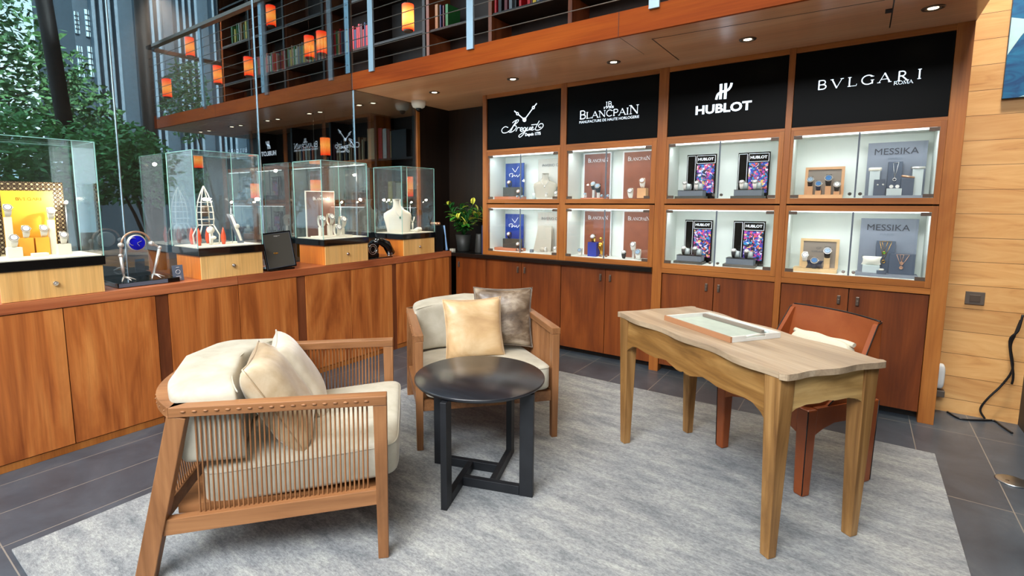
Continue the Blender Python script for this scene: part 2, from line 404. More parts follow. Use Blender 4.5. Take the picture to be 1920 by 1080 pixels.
    def grid(s, fn, nu, nv, smooth=True, closeu=False):
        g = [[s.bm.verts.new(fn(i/nu, j/nv)) for j in range(nv+1)] for i in range(nu if closeu else nu+1)]
        N = nu if closeu else nu
        for i in range(N):
            for j in range(nv):
                a = g[i]; b = g[(i+1) % len(g)] if closeu else g[i+1]
                s._f([a[j], b[j], b[j+1], a[j+1]], smooth)
        return s
    def sphere(s, c, r, sx=1, sy=1, sz=1, seg=16):
        c = Vector(c)
        n = seg//2
        prof = []
        rings = []
        for i in range(n+1):
            th = PI*i/n; rr = math.sin(th)*r; z = -math.cos(th)*r
            if i in (0, n): rings.append([s.bm.verts.new(c+Vector((0, 0, z*sz)))])
            else: rings.append([s.bm.verts.new(c+Vector((rr*math.cos(2*PI*k/seg)*sx, rr*math.sin(2*PI*k/seg)*sy, z*sz))) for k in range(seg)])
        for a, b in zip(rings, rings[1:]):
            for k in range(seg):
                if len(a) == 1: s._f([a[0], b[(k+1) % seg], b[k]], True)
                elif len(b) == 1: s._f([a[k], a[(k+1) % seg], b[0]], True)
                else: s._f([a[k], a[(k+1) % seg], b[(k+1) % seg], b[k]], True)
        return s
    def build(s, name, mat=None, parent=None, normals=True):
        if mat and mat not in s.mats:
            s.mats = [mat]+s.mats if not s.mats else s.mats+[mat]
        if normals: bmesh.ops.recalc_face_normals(s.bm, faces=s.bm.faces)
        off = Vector((0, 0, 0))
        if parent is not None: off = Vector(parent.get('_off', (0, 0, 0)))
        elif len(s.bm.verts):
            xs = [v.co for v in s.bm.verts]
            off = Vector(((min(v.x for v in xs)+max(v.x for v in xs))/2, (min(v.y for v in xs)+max(v.y for v in xs))/2, min(v.z for v in xs)))
        for v in s.bm.verts: v.co -= off
        me = bpy.data.meshes.new(name); s.bm.to_mesh(me); s.bm.free()
        for mm in (s.mats or [mat]): me.materials.append(MATS[mm])
        o = bpy.data.objects.new(name, me); col.objects.link(o)
        if parent is not None:
            o.parent = parent; o['_off'] = tuple(off)
        else:
            o.location = off; o['_off'] = tuple(off)
        return o

def tag(o, label=None, cat=None, group=None, kind=None):
    if label: o['label'] = label
    if cat: o['category'] = cat
    if group: o['group'] = group
    if kind: o['kind'] = kind
    return o
def thing(name, label, cat, base=(0, 0, 0), group=None):
    o = bpy.data.objects.new(name, None); col.objects.link(o); o.empty_display_size = .05
    o.location = base; o['_off'] = tuple(base)
    return tag(o, label, cat, group)
def struct(mb, name, mat=None, parent=None):
    o = mb.build(name, mat, parent)
    if parent is None: o['kind'] = 'structure'
    return o
def copy_tree(o, parent=None):
    c = o.copy(); col.objects.link(c)
    if parent is not None: c.parent = parent
    for ch in list(o.children): copy_tree(ch, c)
    return c

# ---- lettering: flat plane given by origin, x direction, y direction
def text_into(mb, body, P, X, Y, width, height, depth=.003, bold=0, center=False):
    cu = bpy.data.curves.new('t', 'FONT'); cu.body = body; cu.size = 1; cu.extrude = 0; cu.offset = bold; cu.resolution_u = 3
    ob = bpy.data.objects.new('t', cu); col.objects.link(ob)
    bpy.context.view_layer.update()
    me = bpy.data.meshes.new_from_object(ob.evaluated_get(bpy.context.evaluated_depsgraph_get()))
    bpy.data.objects.remove(ob); bpy.data.curves.remove(cu)
    xs = [v.co.x for v in me.vertices]; ys = [v.co.y for v in me.vertices]
    x0, x1, y0, y1 = min(xs), max(xs), min(ys), max(ys)
    X = Vector(X).normalized(); Y = Vector(Y).normalized(); N = X.cross(Y)
    vs = []
    for v in me.vertices:
        u = (v.co.x-x0)/(x1-x0)*width - (width/2 if center else 0); q = (v.co.y-y0)/(y1-y0)*height
        vs.append(mb.bm.verts.new(Vector(P)+X*u+Y*q+N*depth))
    for p in me.polygons: mb._f([vs[i] for i in p.vertices])
    bpy.data.meshes.remove(me)
    return mb
def arc(cx, cy, rx, ry, a0, a1, n=10): return [(cx+rx*math.cos(math.radians(a0+(a1-a0)*i/n)), cy+ry*math.sin(math.radians(a0+(a1-a0)*i/n))) for i in range(n+1)]
T, t_ = .13, .055
GL = {
 'A': (.86, [(t_, [(.08, 0), (.44, 1)]), (T, [(.42, 1), (.78, 0)]), (t_, [(.2, .35), (.65, .35)])], [(.08, 0), (.78, 0)]),
 'B': (.7, [(T, [(.15, 0), (.15, 1)]), (.1, [(.12, 1)]+arc(.38, .76, .2, .24, 90, -90)+[(.15, .52)]), (.12, [(.38, .52)]+arc(.4, .27, .24, .25, 90, -90)+[(.12, .02)])], []),
 'C': (.8, [(.11, arc(.44, .5, .36, .48, 45, 315, 16))], [(.72, .85)]),
 'G': (.9, [(.11, arc(.46, .5, .38, .48, 45, 310, 16)), (T, [(.74, .05), (.74, .42)])], [(.72, .85), (.74, .42)]),
 'I': (.35, [(T, [(.17, 0), (.17, 1)])], [(.17, 0), (.17, 1)]),
 'L': (.68, [(T, [(.15, 0), (.15, 1)]), (t_, [(.15, .03), (.62, .03), (.64, .22)])], [(.15, 1), (.15, 0)]),
 'M': (1.0, [(t_, [(.12, 0), (.16, 1)]), (T, [(.16, 1), (.5, .05)]), (t_, [(.5, .05), (.84, 1)]), (T, [(.84, 1), (.88, 0)])], [(.12, 0), (.88, 0)]),
 'N': (.9, [(t_, [(.15, 0), (.15, 1)]), (T, [(.15, 1), (.75, 0)]), (t_, [(.75, 0), (.75, 1)])], [(.15, 0), (.1, 1), (.75, 1)]),
 'O': (.95, [(.11, arc(.47, .5, .38, .48, 0, 360, 20))], []),
 'P': (.68, [(T, [(.15, 0), (.15, 1)]), (.11, [(.12, .98)]+arc(.36, .72, .24, .26, 90, -90)+[(.15, .46)])], [(.15, 0)]),
 'R': (.82, [(T, [(.15, 0), (.15, 1)]), (.11, [(.12, .98)]+arc(.36, .74, .22, .24, 90, -90)+[(.15, .5)]), (.12, [(.36, .5), (.74, 0)])], [(.15, 0), (.74, 0)]),
 'V': (.86, [(T, [(.08, 1), (.44, 0)]), (t_, [(.42, 0), (.78, 1)])], [(.08, 1), (.78, 1)]),
 'J': (.5, [(T, [(.3, 1), (.3, .1), (.1, -.1)])], [(.3, 1)]),
}
def strokes(mb, pl, P, X, Y, w, depth=.003):
    """flat ribbon along 2D points on the plane"""
    X = Vector(X); Y = Vector(Y); N = X.cross(Y).normalized()
    pts = [Vector(P)+X*a+Y*b+N*depth for a, b in pl]
    n = len(pts); L = []; R = []
    for i in range(n):
        d = pts[min(i+1, n-1)]-pts[max(i-1, 0)]
        if d.length < 1e-9: continue
        s_ = N.cross(d.normalized())*(w/2)
        L.append(mb.bm.verts.new(pts[i]+s_)); R.append(mb.bm.verts.new(pts[i]-s_))
    for i in range(len(L)-1): mb._f([L[i], R[i], R[i+1], L[i+1]])
    return mb
def serif(mb, ch, P, X, Y, h, wscale=1.0, depth=.003):
    g = GL[ch]
    for wt, pl in g[1]: strokes(mb, [(a*h*wscale, b*h) for a, b in pl], P, X, Y, wt*h, depth)
    for a, b in g[2]:
        strokes(mb, [((a*wscale-.15)*h, b*h+(.02*h if b < .5 else -.02*h)), ((a*wscale+.15)*h, b*h+(.02*h if b < .5 else -.02*h))], P, X, Y, .06*h, depth)
    return g[0]*h*wscale
def serif_word(mb, word, P, X, Y, width, h, depth=.003, big=()):
    tot = sum(GL[c][0]*(1.25 if i in big else 1) for i, c in enumerate(word))
    k = width/tot; x = 0
    for i, c in enumerate(word):
        hh = h*(1.3 if i in big else 1)
        f = 1.25 if i in big else 1
        serif(mb, c, Vector(P)+Vector(X)*x, X, Y, hh, k*f/hh, depth); x += GL[c][0]*k*f
    return mb
def on_plane(pts, ax, val, P, X, Y):
    out = []
    for a, b in pts:
        q = unp(a, b, ax, val)-Vector(P); out.append((q.dot(Vector(X)), q.dot(Vector(Y))))
    return out
def smooth_path(pts, n=5):
    out = []
    P = [pts[0]]+list(pts)+[pts[-1]]
    for i in range(1, len(P)-2):
        for k in range(n):
            u = k/n; a, b, c, d = P[i-1], P[i], P[i+1], P[i+2]
            out.append(tuple(.5*((2*b[j])+(-a[j]+c[j])*u+(2*a[j]-5*b[j]+4*c[j]-d[j])*u*u+(-a[j]+3*b[j]-3*c[j]+d[j])*u**3) for j in (0, 1)))
    out.append(pts[-1]); return out

# ------------------------------------------------------------------ setting: floor, walls, ceilings, glass front
GX = -3.965          # plane of the big glass front
BY = 4.19            # front plane of the display wall
SZ = 2.478           # underside of the gallery
struct(MB().box(-9.2, .93, -4.6, 4.75, -.06, 0), 'floor', 'slate_tile')
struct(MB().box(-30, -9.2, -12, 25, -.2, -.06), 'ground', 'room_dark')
struct(MB().box(.475, .93, 4.53, 4.63, -.06, 6.0), 'wall_back', 'oak_boards')
struct(MB().box(.915, 1.0, -4.6, 4.63, -.06, 5.3), 'wall_right', 'wall_grey')
struct(MB().box(-4.06, 1.0, -4.7, -4.6, -.06, 5.3), 'wall_rear', 'wall_cream')
struct(MB().box(-4.06, -3.96, -4.6, -1.70, -.06, 5.3), 'wall_left', 'wall_cream')
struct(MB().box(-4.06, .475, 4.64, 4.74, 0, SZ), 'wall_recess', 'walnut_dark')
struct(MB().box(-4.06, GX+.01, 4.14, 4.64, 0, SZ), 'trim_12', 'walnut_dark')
# high ceiling over the room and the library beyond the glass
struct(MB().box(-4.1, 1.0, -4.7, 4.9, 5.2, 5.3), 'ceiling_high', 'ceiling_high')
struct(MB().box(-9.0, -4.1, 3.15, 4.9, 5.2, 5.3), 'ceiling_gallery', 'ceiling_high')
# gallery deck: soffit and fascia, running on behind the glass
def deck(x0, x1, nm1, nm2):
    o = struct(MB().box(x0, x1, 3.27, 4.72, SZ, SZ+.15), nm1, 'soffit_wood')
    f = MB().box(x0, x1, 3.245, 3.27, SZ-.001, 2.63)
    struct(f, nm2, 'fascia_wood')
    return o
s1 = deck(GX+.008, .478, 'ceiling', 'trim_1')
s2 = deck(-8.46, GX-.012, 'ceiling_library', 'trim_2')
g = MB()   # joints and hatch lines in the soffit
for a, b in (((-1.33, 3.27), (-1.33, 3.73)), ((-1.17, 3.42), (-1.17, 4.03)), ((-1.17, 3.42), (.034, 3.50)), ((.072, 3.40), (.072, 4.06))):
    wd = .002 if a[0] == -1.33 else .006
    g.bar((a[0], a[1], SZ), (b[0], b[1], SZ), wd, .002)
g.build('hatch_joint', 'black_plastic', s1)
g = MB().bar((-1.33, 3.2445, SZ), (-1.33, 3.2445, 2.63), .003, .002); g.build('board_joint', 'walnut_dark', s1)
g = MB().rbox((.055, 3.70, SZ-.003), .03, .06, .006); g.build('hatch_latch', 'walnut_dark', s1)
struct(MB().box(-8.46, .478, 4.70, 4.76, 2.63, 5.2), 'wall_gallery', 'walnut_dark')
struct(MB().box(.40, .478, 3.25, 3.30, 2.63, 2.66), 'trim_13', 'fascia_wood')

# glass front: six panes with steel or silicone joints between them
ys = [-1.7, -.68, .32, 1.305, 2.29, 3.262, 4.14]
for i in range(6):
    z0 = .86
    struct(MB().box(GX-.006, GX+.002, ys[i]+.004, ys[i+1]-.004, z0, SZ if i == 5 else 5.2), 'window_%d' % (i+1), 'window_glass')
for i, y in enumerate(ys[1:6]):
    struct(MB().box(GX-.014, GX+.006, y-.0026, y+.0026, .86, SZ if i == 4 else 5.2), 'trim_%d' % (3+i), 'steel')
struct(MB().box(GX-.014, GX+.006, 3.25, 3.262, SZ, 5.2), 'trim_9', 'dark_metal')
# right end upright and back jamb beside the recess
struct(MB().box(-3.963, -3.945, 4.10, 4.14, .895, SZ), 'trim_10', 'walnut_frame')
# library behind the glass: rear wall, bookcase, outside columns
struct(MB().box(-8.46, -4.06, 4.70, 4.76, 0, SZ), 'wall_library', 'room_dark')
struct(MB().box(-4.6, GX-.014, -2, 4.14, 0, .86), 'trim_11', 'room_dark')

# ------------------------------------------------------------------ gallery railing
rl = thing('gallery_railing', 'steel gallery railing with flat posts and thin horizontal cables above the wooden fascia', 'railing', (GX, 3.24, 2.63))
for x in (.30, -1.10, -2.53, -3.67):
    MB().box(x-.032, x+.032, 3.225, 3.243, 2.60, 3.60).build('post', 'rail_steel', rl)
for k in range(8):
    z = 2.70+k*.108
    MB().tube([(GX+.02, 3.234, z), (.47, 3.234, z)], .0035, 6).build('cable', 'cable_steel', rl)
MB().box(GX+.02, .47, 3.20, 3.27, 3.585, 3.625).build('handrail', 'dark_metal', rl)
rl2 = thing('gallery_railing', 'steel gallery railing seen behind the glass front, turning a corner at its left end', 'railing', (-6, 3.24, 2.63))
for x in (-3.995, -5.46, -6.86, -8.37):
    p = MB().box(x-.03, x+.03, 3.225, 3.243, 2.63, 3.60).build('post', 'rail_steel', rl2)
    for k in range(8): MB().cyl((x, 3.2255, 2.70+k*.108), (x, 3.222, 2.70+k*.108), .006, seg=8).build('cable_eyelet', 'black_plastic', p)
for k in range(8):
    z = 2.70+k*.108
    MB().tube([(-8.37, 3.234, z), (GX-.03, 3.234, z)], .0035, 6).build('cable', 'cable_steel', rl2)
MB().box(-8.41, GX-.03, 3.20, 3.27, 3.585, 3.625).build('handrail', 'dark_metal', rl2)
MB().box(-8.42, -8.36, 3.27, 4.68, 3.575, 3.625).build('handrail', 'dark_metal', rl2)

# ------------------------------------------------------------------ bookcases
def bookcase(name, label, xs, z0, z1, shelves, y0, y1, mat, mats):
    bc = thing(name, label, 'bookcase', (sum((xs[0], xs[-1]))/2, y0, z0))
    for x in xs:
        MB().box(x-.02, x+.02, y0, y1, z0, z1).build('upright', mat, bc)
    for z in shelves:
        for a, b in zip(xs, xs[1:]):
            MB().box(a+.02, b-.02, y0+.01, y1, z-.025, z).build('shelf', mats, bc)
    MB().box(xs[0], xs[-1], y1-.02, y1, z0, z1).build('back_panel', 'room_dark', bc)
    return bc
gx = [-3.94, -3.10, -2.215, -1.325, -.435, .44]
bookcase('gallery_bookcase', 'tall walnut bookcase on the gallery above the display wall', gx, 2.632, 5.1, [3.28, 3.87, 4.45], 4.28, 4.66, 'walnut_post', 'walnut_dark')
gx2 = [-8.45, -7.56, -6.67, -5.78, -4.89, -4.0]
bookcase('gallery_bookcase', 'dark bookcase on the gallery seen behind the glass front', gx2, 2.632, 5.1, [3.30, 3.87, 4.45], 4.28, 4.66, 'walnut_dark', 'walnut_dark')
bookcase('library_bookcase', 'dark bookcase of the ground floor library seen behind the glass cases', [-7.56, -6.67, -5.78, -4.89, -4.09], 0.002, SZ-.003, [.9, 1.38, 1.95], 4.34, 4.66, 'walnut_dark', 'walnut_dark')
ORD = ['first', 'second', 'third', 'fourth', 'fifth', 'sixth', 'seventh', 'eighth', 'ninth', 'tenth', 'eleventh', 'twelfth', 'thirteenth', 'fourteenth', 'fifteenth', 'sixteenth', 'seventeenth', 'eighteenth', 'nineteenth', 'twentieth']
def book(x, y, z, th, h, d, colr, label, group, lean=0):
    t = thing('book', label, 'book', (x, y, z), group)
    c = MB(); M = Matrix.Translation((x, y, z)) @ Matrix.Rotation(lean, 4, 'Y')
    for sx_ in (-1, 1):
        c.obox(M @ Matrix.Translation((sx_*(th/2-.0015), d/2, h/2)), .0015, d/2, h/2)
    c.obox(M @ Matrix.Translation((0, .002, h/2)), th/2, .002, h/2)
    c.build('cover', 'book_'+colr, t)
    MB().obox(M @ Matrix.Translation((0, d/2, h/2)), th/2-.002, d/2-.004, h/2-.005).build('pages', 'felt_white', t)
    return t
def row(x0, x1, y, z, cols, group, where, hmin=.2, hmax=.3, d=.2, gap=0, th=None, rnd=None):
    rnd = rnd or random.Random(int(abs(x0*100)+z*10)); x = x0; i = 0
    while x < x1 and i < 20:
        tk = th or rnd.uniform(.022, .045); cc = cols[i % len(cols)]
        book(x+tk/2, y, z, tk, rnd.uniform(hmin, hmax), d, cc, '%s book, %s from the left %s' % (cc, ORD[i], where), group)
        x += tk+.001+(rnd.random()*gap if gap else 0); i += 1
G1 = 'books on the real gallery shelf above the display wall'
row(-3.85, -3.66, 4.30, 3.28, ['tan', 'navy', 'maroon', 'green'], G1, 'on the gallery shelf nearest the glass front', .22, .26, gap=.03)
row(-3.06, -2.72, 4.30, 3.28, ['red', 'black', 'maroon', 'grey', 'black'], G1, 'in the left gallery bay half above the script sign', .24, .3, gap=.04)
row(-2.68, -2.27, 4.30, 3.28, ['red', 'maroon', 'yellow', 'grey', 'navy', 'grey', 'red', 'cream', 'green'], G1, 'in the right gallery bay half above the script sign', .26, .32)
row(-2.17, -1.8, 4.30, 3.28, ['cream', 'red', 'cream', 'navy', 'white', 'black', 'orange', 'teal', 'yellow', 'green'], G1, 'on the gallery shelf over the second sign', .2, .3)
row(-1.28, -.9, 4.30, 3.28, ['grey', 'white', 'red', 'tan', 'navy', 'green'], G1, 'on the gallery shelf over the third sign', .2, .3)
G2 = 'books on the gallery shelves behind the glass'
row(-8.1, -7.62, 4.30, 3.87, ['green', 'yellow', 'green', 'white', 'tan'], G2, 'on the highest shelf behind the glass', .2, .28, gap=.06)
row(-7.5, -7.0, 4.30, 3.30, ['navy', 'white', 'green', 'red', 'orange', 'white'], G2, 'by the far left lantern shelf behind the glass', .2, .28)
row(-6.62, -6.1, 4.30, 3.30, ['green', 'grey', 'yellow', 'tan', 'cream', 'green', 'white', 'cream', 'grey', 'tan'], G2, 'left of the paired lanterns behind the glass', .2, .28)
row(-5.3, -4.95, 4.30, 3.30, ['red', 'maroon', 'red', 'navy', 'red'], G2, 'right of the paired lanterns behind the glass', .2, .28)
G3 = 'books in the library behind the glass cases'
row(-6.6, -6.1, 4.36, 1.95, ['tan', 'cream', 'navy', 'orange', 'white'], G3, 'on the upper library shelf, far left bay', .2, .27, gap=.03)
row(-5.76, -5.1, 4.36, 1.95, ['maroon', 'tan', 'cream', 'black', 'tan', 'black', 'cream', 'tan'], G3, 'on the upper library shelf behind the hanging lantern', .2, .3, gap=.05)
for k, (a, b_, h, cc) in enumerate([(681, 686.5, 240, 'tan'), (689, 702, 241, 'cream'), (703, 706, 241, 'tan'), (709, 717, 240, 'red'), (717.5, 725, 241, 'white'), (726, 731, 243, 'maroon'), (731.5, 733.5, 246, 'cream'), (734, 762, 243, 'black')]):
    if k == 0: h = 258
    xa = unp(a, 270, 1, 4.36).x; xb = unp(b_, 270, 1, 4.36).x; hh = unp((a+b_)/2, h, 1, 4.36).z-1.95
    book((xa+xb)/2, 4.36, 1.95, xb-xa-.002, hh, .22, cc, '%s tall book, %s from left in the row at the library shelf right end' % (cc, ORD[k]), G3)
for k, (a, b_, cc) in enumerate([(728, 736, 'yellow'), (737, 742, 'tan'), (743, 753, 'cream'), (754, 758, 'black')]):
    xa = unp(a, 370, 1, 4.36).x; xb = unp(b_, 370, 1, 4.36).x
    book((xa+xb)/2, 4.36, 1.38, xb-xa-.002, .29-.01*k, .22, cc, '%s book, %s from the left on the library shelf behind the bust case' % (cc, ORD[k]), G3)

# ------------------------------------------------------------------ lanterns
def lantern(px, py, y, label, r=.062, h=.25, tray=True):
    p = unp(px, py, 1, y); z0 = p.z-h/2
    t = thing('lantern', label, 'lantern', (p.x, y, z0), 'orange cylinder lanterns')
    sh = MB().lathe((p.x, y, z0), [(r, 0), (r, h*.5), (r, h)], 24)
    sh.build('lamp_shade', 'lantern_glow', t)
    MB().lathe((p.x, y, z0-.02), [(r*.75, 0), (r*.9, .018)], 24).build('base_ring', 'bronze_clip', t)
    MB().lathe((p.x, y, z0+h), [(r*1.0, 0.001), (r*.9, .01), (.01, .012)], 24).build('top_cap', 'dark_metal', t)
    MB().cyl((p.x, y, z0+h+.01), (p.x, y, 5.2 if z0 > SZ else SZ), .0025, seg=6).build('hanging_cord', 'dark_metal', t)
    return t
lantern(765, 33, 4.02, 'orange lantern on the real gallery beside the first bookcase bay')
for (x, y, yy, lb) in [(603, 80, 4.0, 'right one of the two paired orange lanterns behind the glass'), (580, 88, 4.0, 'left one of the two paired orange lanterns behind the glass'),
                   (508, 30, 4.0, 'highest orange lantern behind the glass'), (466, 125, 4.0, 'orange lantern behind the glass just left of the tall steel joint'),
                   (408, 140, 4.0, 'orange lantern behind the glass in front of the far bookcase end'), (356, 88, 3.65, 'upper orange lantern at the open left end of the gallery'),
                   (313, 165, 3.4, 'lowest orange lantern at the left end of the gallery'),
                   (610, 275, 3.7, 'orange lantern under the gallery between the mirrored signs'), (592, 353, 3.7, 'orange lantern seen through the brown panel case'),
                   (478, 358, 3.7, 'orange lantern seen at the right edge of the rocket case'), (372, 303, 3.6, 'orange lantern seen through the top of the rocket case'),
                   (773, 350, 4.2, 'orange lantern seen through the bust case')]:
    lantern(x, y, yy, lb, r={773: .06, 610: .055, 478: .055}.get(x, .06), h={773: .22, 610: .195, 478: .19, 592: .19, 372: .18}.get(x, .25))

# ------------------------------------------------------------------ downlights
def downlight(x, y, label, group, power):
    t = thing('downlight', label, 'ceiling light', (x, y, SZ-.006), group)
    MB().lathe((x, y, SZ-.006), [(.052, .005), (.05, 0), (.033, 0), (.03, .005)], 28).build('trim_ring', 'dark_metal', t)
    MB().lathe((x, y, SZ-.004), [(.024, 0), (.024, .002)], 20).build('lamp', 'down_glow', t)
    if power: spot('downlight_beam', (x, y, SZ-.012), (x, y, 0), power, (1, .80, .55), 110, .8, .03)
for x, n in zip((.25, -.666, -1.585, -2.499, -3.41), ('over the rightmost sign', 'over the third sign', 'over the second sign', 'over the script sign', 'beside the white camera dome')):
    downlight(x, 3.79, 'round recessed downlight in the soffit %s' % n, 'downlights in the soffit', 16)
for i, x in enumerate((-4.304, -5.233, -6.121, -7.037, -7.949)):
    downlight(x, 3.80, 'round recessed downlight in the dim soffit behind the glass, %s from the right' % ORD[i], 'downlights behind the glass', 7)

# camera dome
t = thing('security_camera', 'white dome security camera under the soffit corner', 'camera', (-3.86, 4.02, SZ-.13))
dm = unp(785, 195, 1, 4.02); cx_, cz_ = dm.x, SZ
MB().lathe((cx_, 4.02, SZ-.075), [(.035, 0), (.062, .012), (.075, .04), (.078, .0745)], 28).build('housing', 'white_plastic', t)
MB().sphere((cx_, 4.02, SZ-.078), .032).build('lens', 'black_gloss', t)

# ------------------------------------------------------------------ display wall
PX = [(-3.125, -3.075), (-2.243, -2.185), (-1.362, -1.285), (-.465, -.425), (.395, .475)]
bays = ['script sign', 'second sign', 'third sign', 'rightmost sign']
for i, (a, b_) in enumerate(PX):
    z0 = 0 if i in (2, 4) else (.88 if i < 2 else .06)
    yb = 4.52
    pm = MB().box(a, b_, BY, yb, z0, SZ, .002)
    tag(pm.build('wall_post', 'walnut_frame'), '%s upright wooden post of the display wall' % (['leftmost', 'second', 'third, floor-standing', 'fourth', 'rightmost, wide and floor-standing'][i]), 'post', 'posts of the display wall')
openx = [(-3.055, -2.263), (-2.172, -1.404), (-1.268, -.497), (-.407, .365)]
for i in range(4):
    a, b_ = PX[i][1], PX[i+1][0]
    r_ = MB().box(a, b_, BY+.004, 4.26, 2.44, SZ-.001)
    tag(r_.build('top_rail', 'walnut_frame_h'), 'wooden rail between soffit and the %s' % bays[i], 'rail', 'wooden rails above and below the signs')
    r_ = MB().box(a, b_, BY+.002, 4.26, 1.917, 1.937)
    tag(r_.build('sign_rail', 'walnut_frame_h'), 'thin wooden rail directly under the %s' % bays[i], 'rail', 'wooden rails above and below the signs')
def sign(i, fill, label):
    a, b_ = PX[i][1], PX[i+1][0]
    t = thing('sign', label, 'sign', ((a+b_)/2, 4.2, 1.94), 'illuminated black signs of the display wall')
    MB().box(a+.001, b_-.001, 4.205, 4.24, 1.938, 2.439).build('panel', 'sign_black', t)
    mb = MB(); fill(mb); mb.build('lettering', 'sign_glow', t, normals=False)
SY = 4.2045
Xv, Zv = (1, 0, 0), (0, 0, 1)
def P(px, py, y=SY): return unp(px, py, 1, y)
def s0(mb):
    O_ = Vector((-3, SY, 2)); k = lambda L: [(900+a/5.647, 180+b/5.647) for a, b in L]
    def st(L, wd, sm=True):
        q = on_plane(k(L), 1, SY, O_, Xv, Zv); strokes(mb, smooth_path(q) if sm else q, O_, Xv, Zv, wd)
    st([(365, 158), (388, 178)], .010, 0); st([(408, 196), (465, 245)], .010, 0); st([(603, 78), (573, 115)], .010, 0); st([(560, 132), (482, 238)], .010, 0)
    for cx_, cy_, rr in ((398, 188, 11), (567, 123, 11), (472, 252, 16)):
        st([(cx_+rr*math.cos(q), cy_+rr*1.15*math.sin(q)) for q in [2*PI*i/14 for i in range(15)]], .009, 0)
    st([(472, 240), (472, 262)], .03, 0)
    for L in ([(300, 335), (270, 325), (240, 345), (232, 370), (245, 390), (275, 390), (310, 372), (345, 330), (372, 288), (388, 262)],
              [(388, 266), (355, 320), (335, 360), (318, 385), (300, 372)], [(345, 285), (375, 262), (408, 252), (402, 275), (375, 300), (355, 312), (385, 318), (380, 345), (350, 375), (325, 385)],
              [(382, 375), (400, 338), (405, 335), (428, 337)], [(425, 365), (448, 352), (452, 338), (440, 335), (430, 350), (430, 368), (445, 376), (462, 362)],
              [(492, 340), (472, 335), (460, 350), (460, 368), (474, 368), (492, 340), (472, 390), (440, 427), (420, 436), (412, 424), (430, 405), (465, 385), (498, 362)],
              [(508, 330), (498, 355), (502, 366), (517, 358), (533, 330), (525, 358), (540, 356)], [(543, 352), (562, 338), (560, 326), (547, 334), (541, 352), (554, 362), (578, 350)],
              [(630, 263), (605, 310), (587, 350), (600, 362), (628, 358), (660, 335), (672, 310), (660, 293), (635, 298), (620, 318), (632, 334), (648, 328)], [(545, 306), (605, 300)]):
        st(L, .0065)
    a = P(985, 257); b_ = P(1014, 253.5); text_into(mb, 'Depuis 1775', a, Xv, Zv, b_.x-a.x, .036, bold=.02)
sign(0, s0, 'black lit sign with two watch hands above flowing script lettering')
def s1_(mb):
    a = P(1086, 224); b_ = P(1198.5, 212)
    serif_word(mb, 'BLANCPAIN', a, Xv, Zv, b_.x-a.x, .054, big=(0, 8))
    a = P(1086.5, 232); b_ = P(1198.5, 220.5); text_into(mb, 'MANUFACTURE DE HAUTE HORLOGERIE', a, Xv, Zv, b_.x-a.x, .022, bold=.0)
    a = P(1134.5, 200.5); serif_word(mb, 'JB', a, Xv, Zv, .062, .04)
    a = P(1132.5, 204.5); text_into(mb, '1735', a, Xv, Zv, .09, .018, bold=.03)
sign(1, s1_, 'black lit sign with serif lettering and a small monogram with date')
def s2_(mb):
    a = P(1304, 216); b_ = P(1409, 207); text_into(mb, 'HUBLOT', a, Xv, Zv, b_.x-a.x, .068, bold=.035)
    O_ = Vector((-.9, SY, 2.2)); k = lambda L: [(960+x/4, y/4) for x, y in L]
    def st(L, wd): q = on_plane(k(L), 1, SY, O_, Xv, Zv); strokes(mb, smooth_path(q), O_, Xv, Zv, wd)
    st([(1569, 630), (1567, 690), (1563, 745)], .020); st([(1604, 625), (1602, 680), (1598, 743)], .020)
    st([(1648, 622), (1640, 650), (1618, 676), (1580, 688), (1545, 708), (1532, 748)], .017)
sign(2, s2_, 'black lit sign with bold sans lettering below a stylised H emblem')
def s3_(mb):
    hs = .059
    for ch, x, y, wd in (('B', 1531, 169, 19), ('V', 1557, 166.5, 23), ('L', 1588, 163, 19), ('G', 1613, 160, 27), ('A', 1645.5, 156, 25), ('R', 1681, 152.5, 22), ('I', 1718, 148.5, 11)):
        a = P(x, y); b_ = P(x+wd, y-wd*.1); serif(mb, ch, a, Xv, Zv, hs, (b_.x-a.x)/hs/GL[ch][0])
    a = P(1675, 159.5); b_ = P(1712, 155); serif_word(mb, 'ROMA', a, Xv, Zv, b_.x-a.x, .021)
sign(3, s3_, 'black lit sign with widely spaced serif capitals and a small word beneath')

# corner base units and doors
def handle(mb, x, z, y=4.205):
    mb.rbox((x, y-.004, z), .020, .008, .062, bev=.003)
    mb.cyl((x, y-.006, z+.016), (x, y-.014, z+.016), .007, seg=12)
    mb.rbox((x, y-.013, z-.010), .013, .008, .034, bev=.002)
def base_unit(x0, x1, seam, hx, label):
    t = thing('base_cabinet', label, 'cabinet', ((x0+x1)/2, 4.35, .0), 'wooden base cabinets of the display wall')
    b = MB().box(x0, x1, 4.232, 4.52, .07, .838); b.box(x0, x1, 4.29, 4.5, .002, .07)
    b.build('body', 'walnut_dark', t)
    e = [x0]+seam+[x1]
    for k, (a, c) in enumerate(zip(e, e[1:])):
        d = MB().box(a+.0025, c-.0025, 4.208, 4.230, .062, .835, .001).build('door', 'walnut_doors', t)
        if hx[k] is not None:
            h = MB(); handle(h, hx[k], .752); h.build('handle', 'dark_metal', d)
    return t
base_unit(-3.50, -3.097, [], [-3.455], 'narrow single-door base cabinet in the dark corner beside the long sideboard')
base_unit(-3.097, -2.223, [-2.66], [-2.70, -2.62], 'two-door base cabinet below the script sign, partly behind the far armchair')
base_unit(-2.221, -1.362, [-1.78], [-1.825, -1.735], 'two-door base cabinet below the second sign')
base_unit(-1.285, -.465, [-.882], [-.935, -.845], 'two-door base cabinet below the third sign')
base_unit(-.425, .395, [-.021], [-.075, .03], 'two-door base cabinet below the rightmost sign, behind the leather chair')
